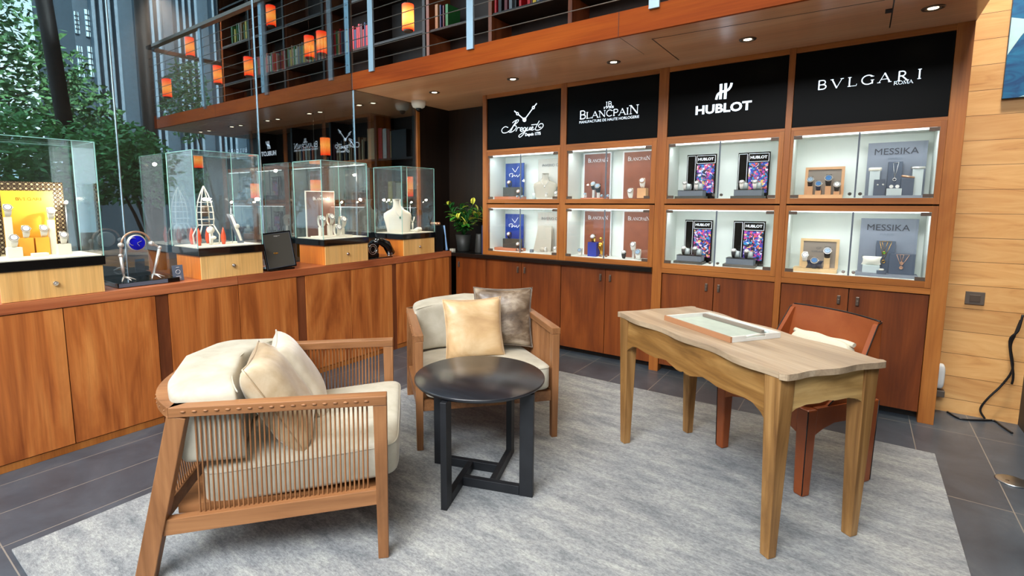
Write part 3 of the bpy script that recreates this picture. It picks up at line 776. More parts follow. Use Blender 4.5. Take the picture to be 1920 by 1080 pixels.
tag(MB().box(-3.95, -1.362, 4.165, 4.52, .840, .879, .002).build('counter_top', 'black_counter'), 'black stone counter slab under the two left display cabinets and the plant', 'counter')
for i in (2, 3):
    tag(MB().box(PX[i][1], PX[i+1][0], BY+.001, 4.5, .841, .879).build('apron_rail', 'walnut_frame_h'), 'wooden rail over the base cabinet below the %s' % bays[i], 'rail', 'rails over the right base cabinets')

# framed glass display cabinets: four upper, four lower
LEV = [('upper', 1.408, 1.916, 1.447, 1.880), ('lower', .881, 1.397, .922, 1.358)]
def display_cabinet(i, lev):
    nm, zo0, zo1, zi0, zi1 = lev
    a, b_ = PX[i][1]+.001, PX[i+1][0]-.001; ia, ib = openx[i]
    t = thing('display_cabinet', '%s wood-framed glass display cabinet below the %s' % (nm, bays[i]), 'display cabinet', ((a+b_)/2, 4.3, zo0), 'framed display cabinets')
    f = MB()
    f.box(a, ia, BY, BY+.03, zo0, zo1).build('stile', 'walnut_frame', t); MB().box(ib, b_, BY, BY+.03, zo0, zo1).build('stile', 'walnut_frame', t)
    MB().box(ia, ib, BY, BY+.03, zi1, zo1).build('rail', 'walnut_frame_h', t); MB().box(ia, ib, BY, BY+.03, zo0, zi0).build('rail', 'walnut_frame_h', t)
    YB = 4.50
    s_ = MB().box(ia-.005, ia, BY+.03, YB, zi0-.004, zi1+.004); s_.box(ib, ib+.005, BY+.03, YB, zi0-.004, zi1+.004)
    s_.box(ia, ib, YB, YB+.008, zi0-.004, zi1+.004); s_.box(ia-.005, ib+.005, BY+.03, YB, zi0-.006, zi0-.001); s_.box(ia-.005, ib+.005, BY+.03, YB, zi1+.001, zi1+.006)
    s_.build('lining', 'interior_white', t)
    MB().box(ia+.01, ib-.01, BY+.040, BY+.055, zi1-.008, zi1-.001).build('light_strip', 'led', t)
    mid = {0: (-2.672), 1: (-1.797), 2: (-.885), 3: (-.033)}[i]
    for k, (c, d) in enumerate(((ia+.002, mid-.002), (mid+.002, ib-.002))):
        dr = MB().box(c, d, BY+.004, BY+.010, zi0+.002, zi1-.002).build('glass_door', 'door_glass', t)
        e = d if k == 0 else c
        MB().box(e-.003, e+.003, BY+.003, BY+.011, zi0+.003, zi1-.003).build('edge', 'stand_grey', dr)
        kx = mid-.028 if k == 0 else mid+.028
        h = MB().cyl((kx, BY+.004, zi0+.028), (kx, BY-.012, zi0+.028), .011, .010, 16); h.cyl((kx, BY-.012, zi0+.028), (kx, BY-.016, zi0+.028), .006, .006, 12)
        h.build('lock', 'chrome', dr)
        hx = c if k == 0 else d
        for z in (zi0+.002, zi1-.024):
            q = MB().box(min(hx, hx+(.05 if k == 0 else -.05)), max(hx, hx+(.05 if k == 0 else -.05)), BY+.001, BY+.013, z, z+.022); q.build('hinge', 'bronze_clip', dr)
    area('cabinet_light', ((ia+ib)/2, BY+.07, zi1-.02), ((ia+ib)/2, 4.42, zi0), .72, .03, .80, (.90, .97, 1.0))
    return t
for lev in LEV:
    for i in range(4): display_cabinet(i, lev)

# ------------------------------------------------------------------ long sideboard under the glass front
FX = -3.53
def sb_unit(y0, y1, seams, label):
    t = thing('sideboard_cabinet', label, 'cabinet', (-3.75, (y0+y1)/2, 0), 'walnut sideboard cabinets under the glass front')
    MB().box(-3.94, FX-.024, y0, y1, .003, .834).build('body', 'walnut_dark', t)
    MB().box(FX-.023, FX-.004, y0, y1, .001, .042).build('plinth', 'walnut_frame', t)
    e = [y0]+seams+[y1]
    for a, c in zip(e, e[1:]):
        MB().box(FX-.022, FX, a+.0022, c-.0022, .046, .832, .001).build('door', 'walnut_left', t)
    return t
def sb_post(y0, y1, label):
    tag(MB().box(-3.9, FX-.006, y0, y1, 0, .834).build('sideboard_post', 'walnut_post'), label, 'post', 'posts between the sideboard cabinets')
sb_unit(-.55, .368, [-.09], 'walnut sideboard cabinet at the far left edge, below the yellow panel case')
sb_unit(.370, 1.297, [.838], 'walnut sideboard cabinet left of the first dark post, two doors with flame grain')
sb_post(1.298, 1.369, 'dark post between sideboard cabinets, directly behind the near armchair back')
sb_unit(1.370, 2.290, [1.826], 'walnut two-door sideboard cabinet below the rocket case')
sb_post(2.291, 2.366, 'dark post between sideboard cabinets below the black tablet stand')
sb_unit(2.367, 3.301, [2.814], 'walnut two-door sideboard cabinet below the brown panel case')
sb_post(3.302, 3.355, 'narrow dark post between sideboard cabinets left of the bust case')
sb_unit(3.356, 4.130, [3.66], 'walnut sideboard cabinet at the corner below the bust case')
sb_post(4.131, 4.172, 'corner post ending the sideboard beside the dark corner cabinet')
tag(MB().box(-3.955, FX+.004, -.55, 1.822, .836, .895, .002).build('worktop', 'walnut_top'), 'near length of the long walnut sideboard top carrying the two left glass cases', 'worktop', 'long sideboard tops')
tag(MB().box(-3.955, FX+.004, 1.825, 4.163, .836, .895, .002).build('worktop', 'walnut_top'), 'far length of the long walnut sideboard top carrying the two right glass cases', 'worktop', 'long sideboard tops')

# ------------------------------------------------------------------ glass cases
def vitrine(y0, y1, label, cl=2.2):
    t = thing('glass_case', label, 'display case', (-3.73, (y0+y1)/2, .896), 'glass display cases on the sideboard')
    xa, xb = -3.93, -3.542
    b = MB().box(xa+.03, xb-.004, y0+.012, y1-.012, .896, 1.056).build('wooden_base', 'case_side', t)
    d = MB().box(xb-.003, xb+.006, y0+.010, y1-.010, .897, 1.055, .001).build('drawer_front', 'oak_case', t)
    k = MB().cyl((xb+.006, (y0+y1)/2, .975), (xb+.018, (y0+y1)/2, .975), .013, .012, 18); k.cyl((xb+.018, (y0+y1)/2, .975), (xb+.022, (y0+y1)/2, .975), .006, .004, 12)
    k.build('lock', 'chrome', d)
    MB().box(xa, xb+.012, y0-.004, y1+.004, 1.057, 1.108, .002).build('black_tray', 'case_black', t)
    MB().box(xa+.012, xb-.004, y0+.008, y1-.008, 1.109, 1.115).build('felt_floor', 'felt_white', t)
    z0, z1 = 1.109, 1.757; g = .005
    h = MB()
    h.box(xb-g, xb, y0, y1, z0, z1-g); h.box(xa, xa+g, y0, y1, z0, z1-g)
    h.box(xa+g, xb-g, y0, y0+g, z0, z1-g); h.box(xa+g, xb-g, y1-g, y1, z0, z1-g); h.box(xa, xb, y0, y1, z1-g, z1)
    hood = h.build('glass_hood', 'case_glass', t)
    e = MB(); w_ = .0032
    for y in (y0, y1):
        for x in (xa, xb): e.bar((x, y, z0), (x, y, z1), w_*1.3, w_*1.3, up=(0, 1, 0))
        e.bar((xa, y, z1), (xb, y, z1), w_, w_)
    for x in (xa, xb): e.bar((x, y0, z1), (x, y1, z1), w_, w_)
    e.build('glass_edge', 'glass_edge', hood)
    # small spot lamp on a thin stem
    yl = y1-.09
    l = MB().cyl((-3.80, yl, 1.115), (-3.80, yl, 1.405), .0025, seg=8); l.cyl((-3.80, yl, 1.405), (-3.785, yl, 1.415), .008, .010, 10)
    ll = l.build('lamp_stem', 'steel', t)
    MB().sphere((-3.778, yl, 1.418), .0075, seg=10).build('bulb', 'lamp_glow', ll)
    lp = bpy.data.lights.new('case_lamp', 'POINT'); lp.energy = cl; lp.color = (1, .84, .62); lp.shadow_soft_size = .012
    lo_ = bpy.data.objects.new('case_lamp', lp); col.objects.link(lo_); lo_.location = (-3.735, yl, 1.44)
    lp = bpy.data.lights.new('case_lamp', 'POINT'); lp.energy = cl*.6; lp.color = (1, .84, .62); lp.shadow_soft_size = .012
    lo_ = bpy.data.objects.new('case_lamp', lp); col.objects.link(lo_); lo_.location = (-3.62, y0+.07, 1.70)
    return t
V1, V2, V3, V4 = (.585, 1.050), (1.575, 2.030), (2.560, 3.030), (3.455, 3.915)
vitrine(*V1, 'leftmost glass case on an oak base, holding the yellow panel and watches', 3.2)
vitrine(*V2, 'second glass case on an oak base, holding the skeletal metal rocket')
vitrine(*V3, 'third glass case on an oak base, holding the brown panel with pale lettering')
vitrine(*V4, 'rightmost glass case on an oak base, holding the white necklace bust')

# ---- small display pieces
def solid(name, label, cat, fn, mat, group=None):
    mb = MB(); fn(mb); return tag(mb.build(name, mat), label, cat, group)
def block(name, label, cat, c, sx_, sy_, sz_, mat, rz=0, group=None, bev=.001):
    return solid(name, label, cat, lambda m: m.rbox((c[0], c[1], c[2]+sz_/2), sx_, sy_, sz_, rz, bev=bev), mat, group)
def watch(c, label, group, face='dial_white', strap='leather_white', r=.019, rz=0, metal='silver', tilt=.5, stand=None):
    """wristwatch closed round a loop of strap; faces -y before turning by rz; base of the loop at c"""
    t = thing('wristwatch', label, 'watch', c, group); t.rotation_euler = (0, 0, rz)
    c = Vector(c); R_ = r*1.35
    def loop(u, v):
        a = 2*PI*u; q = r*(.55+.25*math.cos(a)) ; ww = (v-.5)*2*q
        return Vector((ww, -math.cos(a+tilt)*R_*.9, R_*1.25+math.sin(a+tilt)*R_*1.25))+c
    MB().grid(loop, 20, 2, True, True).build('strap', strap, t)
    dz = Vector((0, -math.cos(tilt), math.sin(tilt))); cc = c+Vector((0, -math.cos(tilt)*R_*.9, R_*1.25+math.sin(tilt)*R_*1.25))
    k = MB().cyl(cc-dz*.002, cc+dz*.006, r, r*.94, 22); k.cyl(cc+Vector((r, 0, 0)), cc+Vector((r*1.18, 0, 0)), r*.12, seg=8)
    ks = k.build('case', metal, t)
    MB().cyl(cc+dz*.0058, cc+dz*.0064, r*.88, r*.88, 22).build('bezel', 'print_grey', ks)
    d = MB().cyl(cc+dz*.0062, cc+dz*.0070, r*.68, r*.68, 22).build('dial', face, t)
    h = MB().bar(cc+dz*.0074, cc+dz*.0074+Vector((r*.4, 0, r*.35)), .0012, .0006, up=tuple(dz)); h.bar(cc+dz*.0074, cc+dz*.0074+Vector((-r*.3, 0, r*.6)), .0012, .0006, up=tuple(dz))
    h.build('hand', 'ink', d)
    return t
def bust(c, s, label, mat, rz=0, gem=None, group=None):
    """necklace display bust: neck, sloping shoulders, flat front leaning back; faces -y"""
    t = thing('necklace_bust', label, 'display bust', c, group); t.rotation_euler = (0, 0, rz)
    c = Vector(c)
    prof = [(0, .40, .22), (.12, .415, .21), (.30, .45, .20), (.46, .49, .19), (.57, .48, .17), (.645, .36, .14), (.71, .20, .12), (.80, .135, .11), (.90, .125, .105), (1.0, .14, .11)]
    def f(u, v):
        x = v*(len(prof)-1); i = min(int(x), len(prof)-2); k = x-i; k = k*k*(3-2*k)
        z, wx, wy = [prof[i][j]*(1-k)+prof[i+1][j]*k for j in range(3)]
        a = 2*PI*u; lean = -.06+.10*z
        return c+Vector((math.cos(a)*wx*s, (math.sin(a)*wy*(.6 if math.sin(a) < 0 else .25)+lean)*s, z*s))
    mb = MB().grid(f, 24, 24, True, True); 
    mb.lathe(c+Vector((0, .04*s, s)), [(.13*s, -.01*s), (.14*s, 0), (0, .008*s)], 18)
    mb.build('torso', mat, t)
    n = MB()
    for k in (-1, 1):
        n.tube([c+Vector((k*.16*s, -.0*s, .83*s)), c+Vector((k*.16*s, -.10*s, .68*s)), c+Vector((k*.09*s, -.13*s, .56*s)), c+Vector((0, -.14*s, .47*s))], .004*s+.0006, 5)
    nn = n.build('chain', 'silver', t)
    MB().sphere(c+Vector((0, -.15*s, .45*s)), .022*s+.002, 1, .5, 1.3).build('pendant', gem or 'silver', nn)
    return t
def pendant(top0, top1, bottom, label, mat, gem, group):
    """a chain hanging in a V from two points with a round pendant"""
    t = thing('pendant_necklace', label, 'necklace', tuple(bottom), group)
    a, b_, c = Vector(top0), Vector(top1), Vector(bottom)
    m = MB().tube([a, a.lerp(c, .5)+Vector((0, -.001, -.002)), c], .0013, 5); m.tube([b_, b_.lerp(c, .5)+Vector((0, -.001, -.002)), c], .0013, 5)
    m.tube([a, b_], .0011, 5)
    m.build('chain', mat, t)
    p = MB(); n = 20; r = .009
    p.tube([c+Vector((r*math.cos(2*PI*i/n), -.002, -r+r*math.sin(2*PI*i/n))) for i in range(n)], .002, 6, closed=True); p.build('pendant_ring', mat, t)
    MB().cyl(c+Vector((0, 0, -r)), c+Vector((0, -.003, -r)), r*.8, seg=16).build('stone', gem, t)
    return t
def ring(c, r, h, label, mat, group, tilt=0):
    m = MB(); n = 28
    def f(u, v):
        a = 2*PI*u; b_ = 2*PI*v; rr = r+math.cos(b_)*.0022
        p = Vector((rr*math.cos(a), rr*.8*math.sin(a), h/2+math.sin(b_)*h/2)); return Matrix.Rotation(tilt, 3, 'Y') @ p+Vector(c)
    m.grid(f, n, 8, True, True); return tag(m.build('bangle', mat), label, 'bracelet', group)
def legged(mb, c, s, n=2): pass

# contents of the display wall ------------------------------------------------
def px_w(x, y, yy): return unp(x, y, 1, yy)
def panel(x0, y0, x1, yb, yy, mat, label, text=None, name='brand_panel', th=.012, group=None):
    a = px_w(x0, y0, yy); b_ = px_w(x1, y0-(x1-x0)*.02, yy); z0 = yb
    t = thing(name, label, 'display panel', ((a.x+b_.x)/2, yy, z0), group)
    MB().box(a.x, b_.x, yy, yy+th, z0, a.z, .001).build('board', mat, t)
    return t, a.x, b_.x, z0, a.z
UF, LF = 1.4465, .9215
for zf, lv, ya in ((UF, 'upper', 0), (LF, 'lower', 1)):
    Gd = 'pieces in the left display cabinets'
    # bay 1: blue poster, dark box, terracotta base
    yy = 4.44
    xa, xb = px_w(948, 330, yy).x, px_w(982, 330, yy).x
    zt = px_w(950, 307, yy).z if ya == 0 else px_w(952, 401, yy).z
    t = thing('blue_poster', 'blue poster with white watch hands in the %s left display cabinet' % lv, 'poster', ((xa+xb)/2, yy, zf), Gd)
    MB().box(xa, xb, yy, yy+.01, zf, zt).build('board', 'poster_blue', t)
    m = MB(); cx_ = (xa+xb)/2+.01; strokes(m, [(-.035, .0), (0, -.04)], (cx_, yy-.001, zt-.05), Xv, Zv, .006); strokes(m, [(.04, .015), (0, -.04)], (cx_, yy-.001, zt-.05), Xv, Zv, .006)
    strokes(m, smooth_path([(-.065, -.085), (-.07, -.06), (-.03, -.055), (-.04, -.09), (-.01, -.07), (0, -.085), (.02, -.07), (.03, -.09), (.06, -.06)]), (cx_, yy-.001, zt-.05), Xv, Zv, .006)
    m.build('lettering', 'ink_white', t)
    yb = 4.33
    q0, q1 = px_w(930, 368, yb).x, px_w(980, 368, yb).x
    block('display_plinth', 'terracotta coloured tray on the floor of the %s left display cabinet' % lv, 'display base', ((q0+q1)/2, yb+.02, zf), q1-q0, .10, .028, 'stand_terracotta', group=Gd)
    q0, q1 = px_w(943, 368, yb).x, px_w(974, 368, yb).x
    block('display_box', 'charcoal display box on the terracotta tray in the %s left cabinet' % lv, 'display box', ((q0+q1)/2, yb+.03, zf+.029), q1-q0, .06, .093, 'stand_charcoal', group=Gd)
    watch(((q0+q1)/2-.035, yb+.03, zf+.1225), 'watch on the charcoal box in the %s left display cabinet' % lv, Gd, 'dial_white', 'leather_black', .02, metal='rose_gold')
    watch((q1+.01, yb-.02, zf+.029), 'watch beside the charcoal box near the door gap in the %s left cabinet' % lv, Gd, 'dial_white', 'leather_black', .02, metal='rose_gold')
    # bay 1 right: beige panel and bust / draped stand
    yy = 4.46
    xa, xb = px_w(1009, 330, yy).x, -2.272
    zt = px_w(1010, 299, yy).z if ya == 0 else px_w(1012, 398, yy).z
    t = thing('grey_poster', 'pale grey panel with faint lettering in the %s left display cabinet' % lv, 'poster', ((xa+xb)/2, yy, zf), Gd)
    MB().box(xa, xb, yy, yy+.01, zf, zt).build('board', 'panel_beige', t)
    m = text_into(MB(), 'INVERIO O', (xa+.05, yy-.002, zt-.075), Xv, Zv, .18, .026); m.build('lettering', 'print_grey', t)
    block('display_plinth', 'flat grey plinth under the bust stand in the %s left display cabinet' % lv, 'display base', (-2.40, 4.34, zf), .25, .14, .014, 'panel_beige', group=Gd)
    if ya == 0:
        bust((px_w(1022, 360, 4.37).x, 4.37, zf+.015), .235, 'taupe necklace bust in the upper left display cabinet', 'bust_taupe', .35, group=Gd)
        solid('ring_cylinder', 'small pale cylinder beside the taupe bust in the upper left cabinet', 'display stand', lambda m: m.cyl((px_w(1002, 360, 4.33).x, 4.33, zf+.0), (px_w(1002, 360, 4.33).x, 4.33, zf+.06), .018), 'stand_pale', Gd)
    else:
        def drape(m):
            cx_ = px_w(1021, 440, 4.39).x
            m.grid(lambda u, v: Vector((cx_+(u-.5)*(.15+.05*(1-v)), 4.39-.05*(1-v)**1.5-.02*math.sin(u*PI), zf+.015+.25*v)), 12, 12)
            m.grid(lambda u, v: Vector((cx_+(u-.5)*(.15+.05*(1-v)), 4.40+.02*v, zf+.015+.25*v)), 4, 4)
        solid('necklace_stand', 'tall taupe sloping necklace board in the lower left display cabinet', 'display stand', drape, 'bust_taupe', Gd)
        solid('ring_pillow', 'small pale cushion in front of the sloping board in the lower left cabinet', 'cushion', lambda m: m.sphere((px_w(1017, 467, 4.31).x, 4.31, zf+.035), .03, 1.1, .6, .8), 'bust_taupe', Gd)
        block('display_box', 'tiny grey box at the left of the sloping board in the lower left cabinet', 'display box', (px_w(997, 467, 4.31).x, 4.31, zf), .03, .03, .03, 'stand_grey', group=Gd)
    watch((-2.335, 4.31, zf+.014), 'silver watch at the right end of the %s left display cabinet' % lv, Gd, 'dial_white', 'leather_white', .018)
    watch((-2.44, 4.30, zf+.0145), 'low watch in front of the pale grey panel in the %s left cabinet' % lv, Gd, 'dial_white', 'leather_white', .012, tilt=1.2)
    # bay 2: two brown panels with serif lettering
    Gd = 'pieces in the second display cabinets'
    for k, (x0, x1, yt) in enumerate(((1097, 1146, 290 if ya == 0 else 396), (1171, 1231, 286 if ya == 0 else 397))):
        yy = 4.45
        xa, xb = px_w(x0, yt, yy).x, min(px_w(x1, yt, yy).x, -1.41); zt = px_w(x0, yt, yy).z
        side = 'left' if k == 0 else 'right'
        t = thing('brown_panel', 'brown panel with pale lettering, %s one in the %s second display cabinet' % (side, lv), 'display panel', ((xa+xb)/2, yy, zf), Gd)
        MB().box(xa-.012, xb, yy+.001, yy+.02, zf, zt+.012).build('frame', 'ink_white', t)
        MB().box(xa, xb-.006, yy-.002, yy, zf, zt).build('board', 'panel_brown', t)
        m = serif_word(MB(), 'BLANCPAIN', (xa+.035, yy-.004, zt-.075), Xv, Zv, .20, .026, big=(0, 8)); m.build('lettering', 'ink_white', t)
    if ya == 0:
        q = px_w(1110, 368, 4.32)
        block('display_plinth', 'flat wooden tray holding three watches in the upper second cabinet', 'display base', (q.x+.01, 4.34, zf), .22, .10, .012, 'stand_terracotta', group=Gd)
        for dx, dz, rr, n in ((-.07, .0, .013, 'small low watch at the left of the tray in the upper second cabinet'), (.01, .07, .022, 'tall silver watch at the back of the tray in the upper second cabinet'), (.055, .045, .024, 'large dark-strapped watch at the front of the tray in the upper second cabinet')):
            x = q.x+dx
            if dz: block('watch_stand', 'slim watch stand under the %s' % ' '.join(n.split()[:5]), 'display stand', (x, 4.335, zf+.0125), .022, .022, dz, 'silver', group=Gd)
            watch((x, 4.335, zf+.0125+dz), n, Gd, 'dial_steelblue', 'leather_black' if dz else 'leather_white', rr)
        q = px_w(1197, 366, 4.34)
        block('display_box', 'tan display box in the right half of the upper second cabinet', 'display box', (q.x+.03, 4.36, zf+.008), .075, .07, .085, 'peach_wood', group=Gd)
        watch((q.x+.03, 4.36, zf+.094), 'rose gold watch on top of the tan box in the upper second cabinet', Gd, 'dial_white', 'leather_white', .025, metal='rose_gold')
        watch((q.x-.055, 4.31, zf+.008), 'silver watch left of the tan box in the upper second cabinet', Gd, 'dial_white', 'leather_white', .025)
    else:
        q = px_w(1110, 475, 4.33)
        block('display_box', 'bright blue velvet display block in the lower second cabinet', 'display box', (q.x+.005, 4.35, zf), .085, .075, .13, 'blue_velvet', group=Gd)
        watch((q.x+.005, 4.345, zf+.1305), 'pale watch on top of the bright blue velvet block', Gd, 'dial_white', 'gold', .022)
        def fig(m):
            x = q.x+.088; y = 4.335
            m.tube([(x, y, zf), (x, y, zf+.05), (x-.008, y, zf+.09), (x-.006, y, zf+.13)], [.01, .014, .026, .022], 12)
            m.sphere((x-.008, y, zf+.165), .016); m.tube([(x+.01, y, zf+.15), (x+.026, y-.01, zf+.12), (x+.02, y, zf+.05)], .006, 8)
        solid('figurine', 'dark gold standing figurine beside the bright blue velvet block', 'figurine', fig, 'brass', Gd)
        watch((q.x-.10, 4.30, zf), 'silver watch left of the bright blue velvet block', Gd, 'dial_steelblue', 'leather_white', .022)
        q = px_w(1187, 476, 4.34)
        watch((q.x, 4.35, zf+.07), 'tall watch at the back right of the lower second cabinet', Gd, 'dial_white', 'leather_white', .024)
        block('watch_stand', 'narrow silver stand raising the tall watch in the lower second cabinet', 'display stand', (q.x, 4.35, zf), .02, .02, .069, 'silver', group=Gd)
        watch((q.x+.055, 4.33, zf+.0), 'silver watch at the front right of the lower second cabinet', Gd, 'dial_steelblue', 'leather_white', .027)
        watch((q.x-.07, 4.31, zf), 'low black-strapped watch left of the tall watch in the lower second cabinet', Gd, 'dial_white', 'leather_black', .02, tilt=.9)
    # bay 3: two print panels with grey plinths and pairs of watches
    Gd = 'pieces in the third display cabinets'
    spots = ((1289, 1344, 291, 1262, 1326), (1385, 1445, 287, 1370, 1432)) if ya == 0 else ((1285, 1337, 412, 1266, 1328), (1376, 1436, 414, 1362, 1424))
    for k, (x0, x1, yt, b0, b1) in enumerate(spots):
        yy = 4.42; side = 'left' if k == 0 else 'right'
        xa, xb = px_w(x0, yt, yy).x, px_w(x1, yt, yy).x; zt = px_w(x0, yt, yy).z; wd = xb-xa
        t = thing('print_panel', 'black panel with a colourful abstract print, %s one in the %s third cabinet' % (side, lv), 'display panel', ((xa+xb)/2, yy, zf), Gd)
        MB().box(xa, xb, yy, yy+.02, zf, zt).build('frame', 'black_gloss', t)
        m = MB()
        for a, b_, c, d in ((.03, .29, .13, .97), (.34, .96, .80, .97)):
            for p0, p1 in (((a, c), (b_, c)), ((b_, c), (b_, d)), ((b_, d), (a, d)), ((a, d), (a, c))):
                m.bar((xa+p0[0]*wd, yy-.001, zf+p0[1]*(zt-zf)), (xa+p1[0]*wd, yy-.001, zf+p1[1]*(zt-zf)), .003, .002, up=(0, 1, 0))
        m.build('white_border', 'ink_white', t)
        MB().box(xa+.35*wd, xa+.95*wd, yy-.002, yy-.0005, zf+.13*(zt-zf), zf+.775*(zt-zf)).build('print', 'mosaic_print', t)
        m = text_into(MB(), 'HUBLOT', (xa+.39*wd, yy-.003, zf+.86*(zt-zf)), Xv, Zv, .52*wd, .062*(zt-zf), bold=.03); m.build('lettering', 'ink_white', t)
        # plinth: black base, grey block, two watches on pale cushions
        xm = (px_w(b0, 370, 4.30).x+px_w(b1, 370, 4.30).x)/2+.005
        t = thing('watch_plinth', 'grey plinth on a black foot carrying two watches, %s one in the %s third cabinet' % (side, lv), 'display base', (xm, 4.31, zf), Gd)
        MB().box(xm-.112, xm+.112, 4.25, 4.38, zf, zf+.020, .001).build('foot', 'stand_charcoal', t)
        MB().box(xm-.092, xm+.100, 4.265, 4.37, zf+.021, zf+.064, .001).build('block', 'stand_grey', t)
        MB().box(xm-.093, xm+.101, 4.264, 4.371, zf+.0645, zf+.068).build('top', 'black_plastic', t)
        for j, dx in enumerate((-.045, .045)):
            cc = Vector((xm+dx+.005, 4.31, zf+.0685))
            sd = 'left' if j == 0 else 'right'
            solid('watch_cushion', 'pale watch cushion, %s one on the %s plinth of the %s third cabinet' % (sd, side, lv), 'cushion', lambda m: m.tube([cc+Vector((-.016, .012, .026)), cc+Vector((0, .012, .027)), cc+Vector((.034, .012, .026))], [.024, .030, .024], 14), 'stand_pale', Gd)
            watch((cc.x-.004, cc.y-.012, cc.z-.0), 'chronograph, %s one on the %s plinth of the %s third cabinet' % (sd, side, lv), Gd, 'dial_white', 'leather_black' if ya else 'leather_white', .019, tilt=.95)
    # bay 4 left: wooden-framed watch tray
    Gd = 'pieces in the rightmost display cabinets'
    yy = 4.38
    (x0, x1, yt) = (1511, 1585, 314) if ya == 0 else (1502, 1575, 449)
    xa, xb = px_w(x0, yt, yy).x, px_w(x1, yt, yy).x; zt = px_w((x0+x1)/2, yt-1, yy).z
    wm = 'peach_wood' if ya == 0 else 'pale_wood'
    t = thing('watch_tray', '%s wooden watch stand with upright frame in the %s rightmost cabinet' % ('peach coloured' if ya == 0 else 'pale', lv), 'display stand', ((xa+xb)/2, yy, zf), Gd)
    m = MB().box(xa, xa+.018, yy, yy+.02, zf+.02, zt); m.build('frame_side', wm, t)
    MB().box(xb-.018, xb, yy, yy+.02, zf+.02, zt).build('frame_side', wm, t)
    MB().box(xa+.018, xb-.018, yy, yy+.02, zt-.018, zt).build('frame_top', wm, t)
    MB().box(xa+.018, xb-.018, yy+.008, yy+.016, zf+.02, zt-.018).build('back_board', 'taupe_panel', t)
    MB().box(xa-.03, xb-.002, yy-.10, yy+.02, zf, zf+.026, .001).build('base', wm, t)
    wb = (xb-xa)
    if ya == 1:
        m = text_into(MB(), 'GP', (xa+.42*wb, yy+.006, zt-.075), Xv, Zv, .03, .016); text_into(m, 'GIRARD', (xa+.3*wb, yy+.006, zt-.098), Xv, Zv, .09, .012); m.build('lettering', 'print_grey', t)
        lay = ((.16, .045, 'leather_white', 'dial_white', .021, 'left'), (.72, .075, 'leather_black', 'dial_steelblue', .024, 'right'))
    else:
        lay = ((.16, .060, 'leather_black', 'dial_steelblue', .021, 'first'), (.38, .028, 'leather_navy', 'dial_blue', .021, 'second'), (.62, .060, 'leather_black', 'dial_blue', .024, 'third'), (.84, .022, 'leather_black', 'dial_white', .021, 'fourth'))
    for fx, hz, st, dl, rr, nn in lay:
        x = xa+fx*wb
        block('watch_block', 'wooden block under the %s watch of the %s rightmost cabinet stand' % (nn, lv), 'display block', (x, yy-.035-.02*(hz < .05), zf+.0265), .035, .04, hz, wm, group=Gd)
        watch((x, yy-.045-.02*(hz < .05), zf+.0265+hz), '%s from the left watch on the wooden stand in the %s rightmost cabinet' % (nn if nn not in ('left', 'right') else ('first' if nn == 'left' else 'last'), lv), Gd, dl, st, rr, tilt=.35)
    if ya == 1:
        x = xa+.42*wb
        solid('watch_pillow', 'dark plum watch pillow on the pale wooden stand', 'cushion', lambda m: m.grid(lambda u, v: Vector((x+(u-.5)*.085*(1+.25*abs(2*v-1)**2), 4.30+.02*math.sin(v*PI)*0, zf+.028+.055*v)) + Vector((0, -.03*math.sin(u*PI)*math.sin(v*PI), 0)), 10, 8).grid(lambda u, v: Vector((x+(u-.5)*.085*(1+.25*abs(2*v-1)**2), 4.30, zf+.028+.055*v)) + Vector((0, .02*math.sin(u*PI)*math.sin(v*PI), 0)), 10, 8), 'leather_navy', Gd)
        watch((x, 4.285, zf+.026), 'watch strapped round the dark plum pillow', Gd, 'dial_blue', 'leather_navy', .024, tilt=.5)
    # bay 4 right: slate panel with jewellery
    yy = 4.44
    (x0, x1, yt) = (1628, 1741, 268) if ya == 0 else (1614, 1724, 412)
    xa, xb = px_w(x0+1, yt, yy).x, px_w(x1, yt, yy).x; zt = px_w((x0+x1)/2, yt-2, yy).z; wd = xb-xa
    t = thing('slate_panel', 'slate grey jewellery panel with wide dark lettering in the %s rightmost cabinet' % lv, 'display panel', ((xa+xb)/2, yy, zf), Gd)
    MB().box(xa, xb, yy, yy+.012, zf, zt).build('board', 'panel_grey', t)
    m = text_into(MB(), 'MESSIKA', (xa+.12*wd, yy-.002, zt-.082), Xv, Zv, .74*wd, .042); m.build('lettering', 'ink', t)
    m = text_into(MB(), 'PARIS', (xa+.36*wd, yy-.002, zt-.115), Xv, Zv, .24*wd, .012); m.build('small_lettering', 'stand_grey', t)
    block('display_plinth', 'slate grey base under the jewellery in the %s rightmost cabinet' % lv, 'display base', ((xa+xb)/2+.0, 4.35, zf), wd+.02, .15, .018, 'panel_grey', group=Gd)
    zz = zf+.0185
    X = lambda f: xa+f*wd
    if ya == 0:
        for f, w2, h, y, mt_, nn in ((.15, .055, .165, 4.37, 'stand_pale', 'tall pale'), (.24, .060, .105, 4.31, 'stand_slate', 'low slate'), (.49, .075, .225, 4.41, 'stand_slate', 'tallest slate'), (.49, .080, .045, 4.32, 'stand_pale', 'lowest pale'), (.70, .066, .110, 4.345, 'stand_slate', 'middle slate'), (.86, .055, .17, 4.38, 'stand_pale', 'right-hand tall pale')):
            block('display_column', '%s column in front of the slate panel in the upper rightmost cabinet' % nn, 'display column', (X(f), y, zz), w2, .045, h, mt_, group=Gd)
        ring((X(.15), 4.37, zz+.1655), .034, .022, 'wide white bangle on the tall left column', 'bust_white', Gd)
        ring((X(.86), 4.38, zz+.1705), .036, .016, 'pale bangle on the tall right column', 'silver', Gd)
        ring((X(.70), 4.345, zz+.115), .034, .012, 'slim rose gold bangle on the middle slate column', 'rose_gold', Gd, .18)
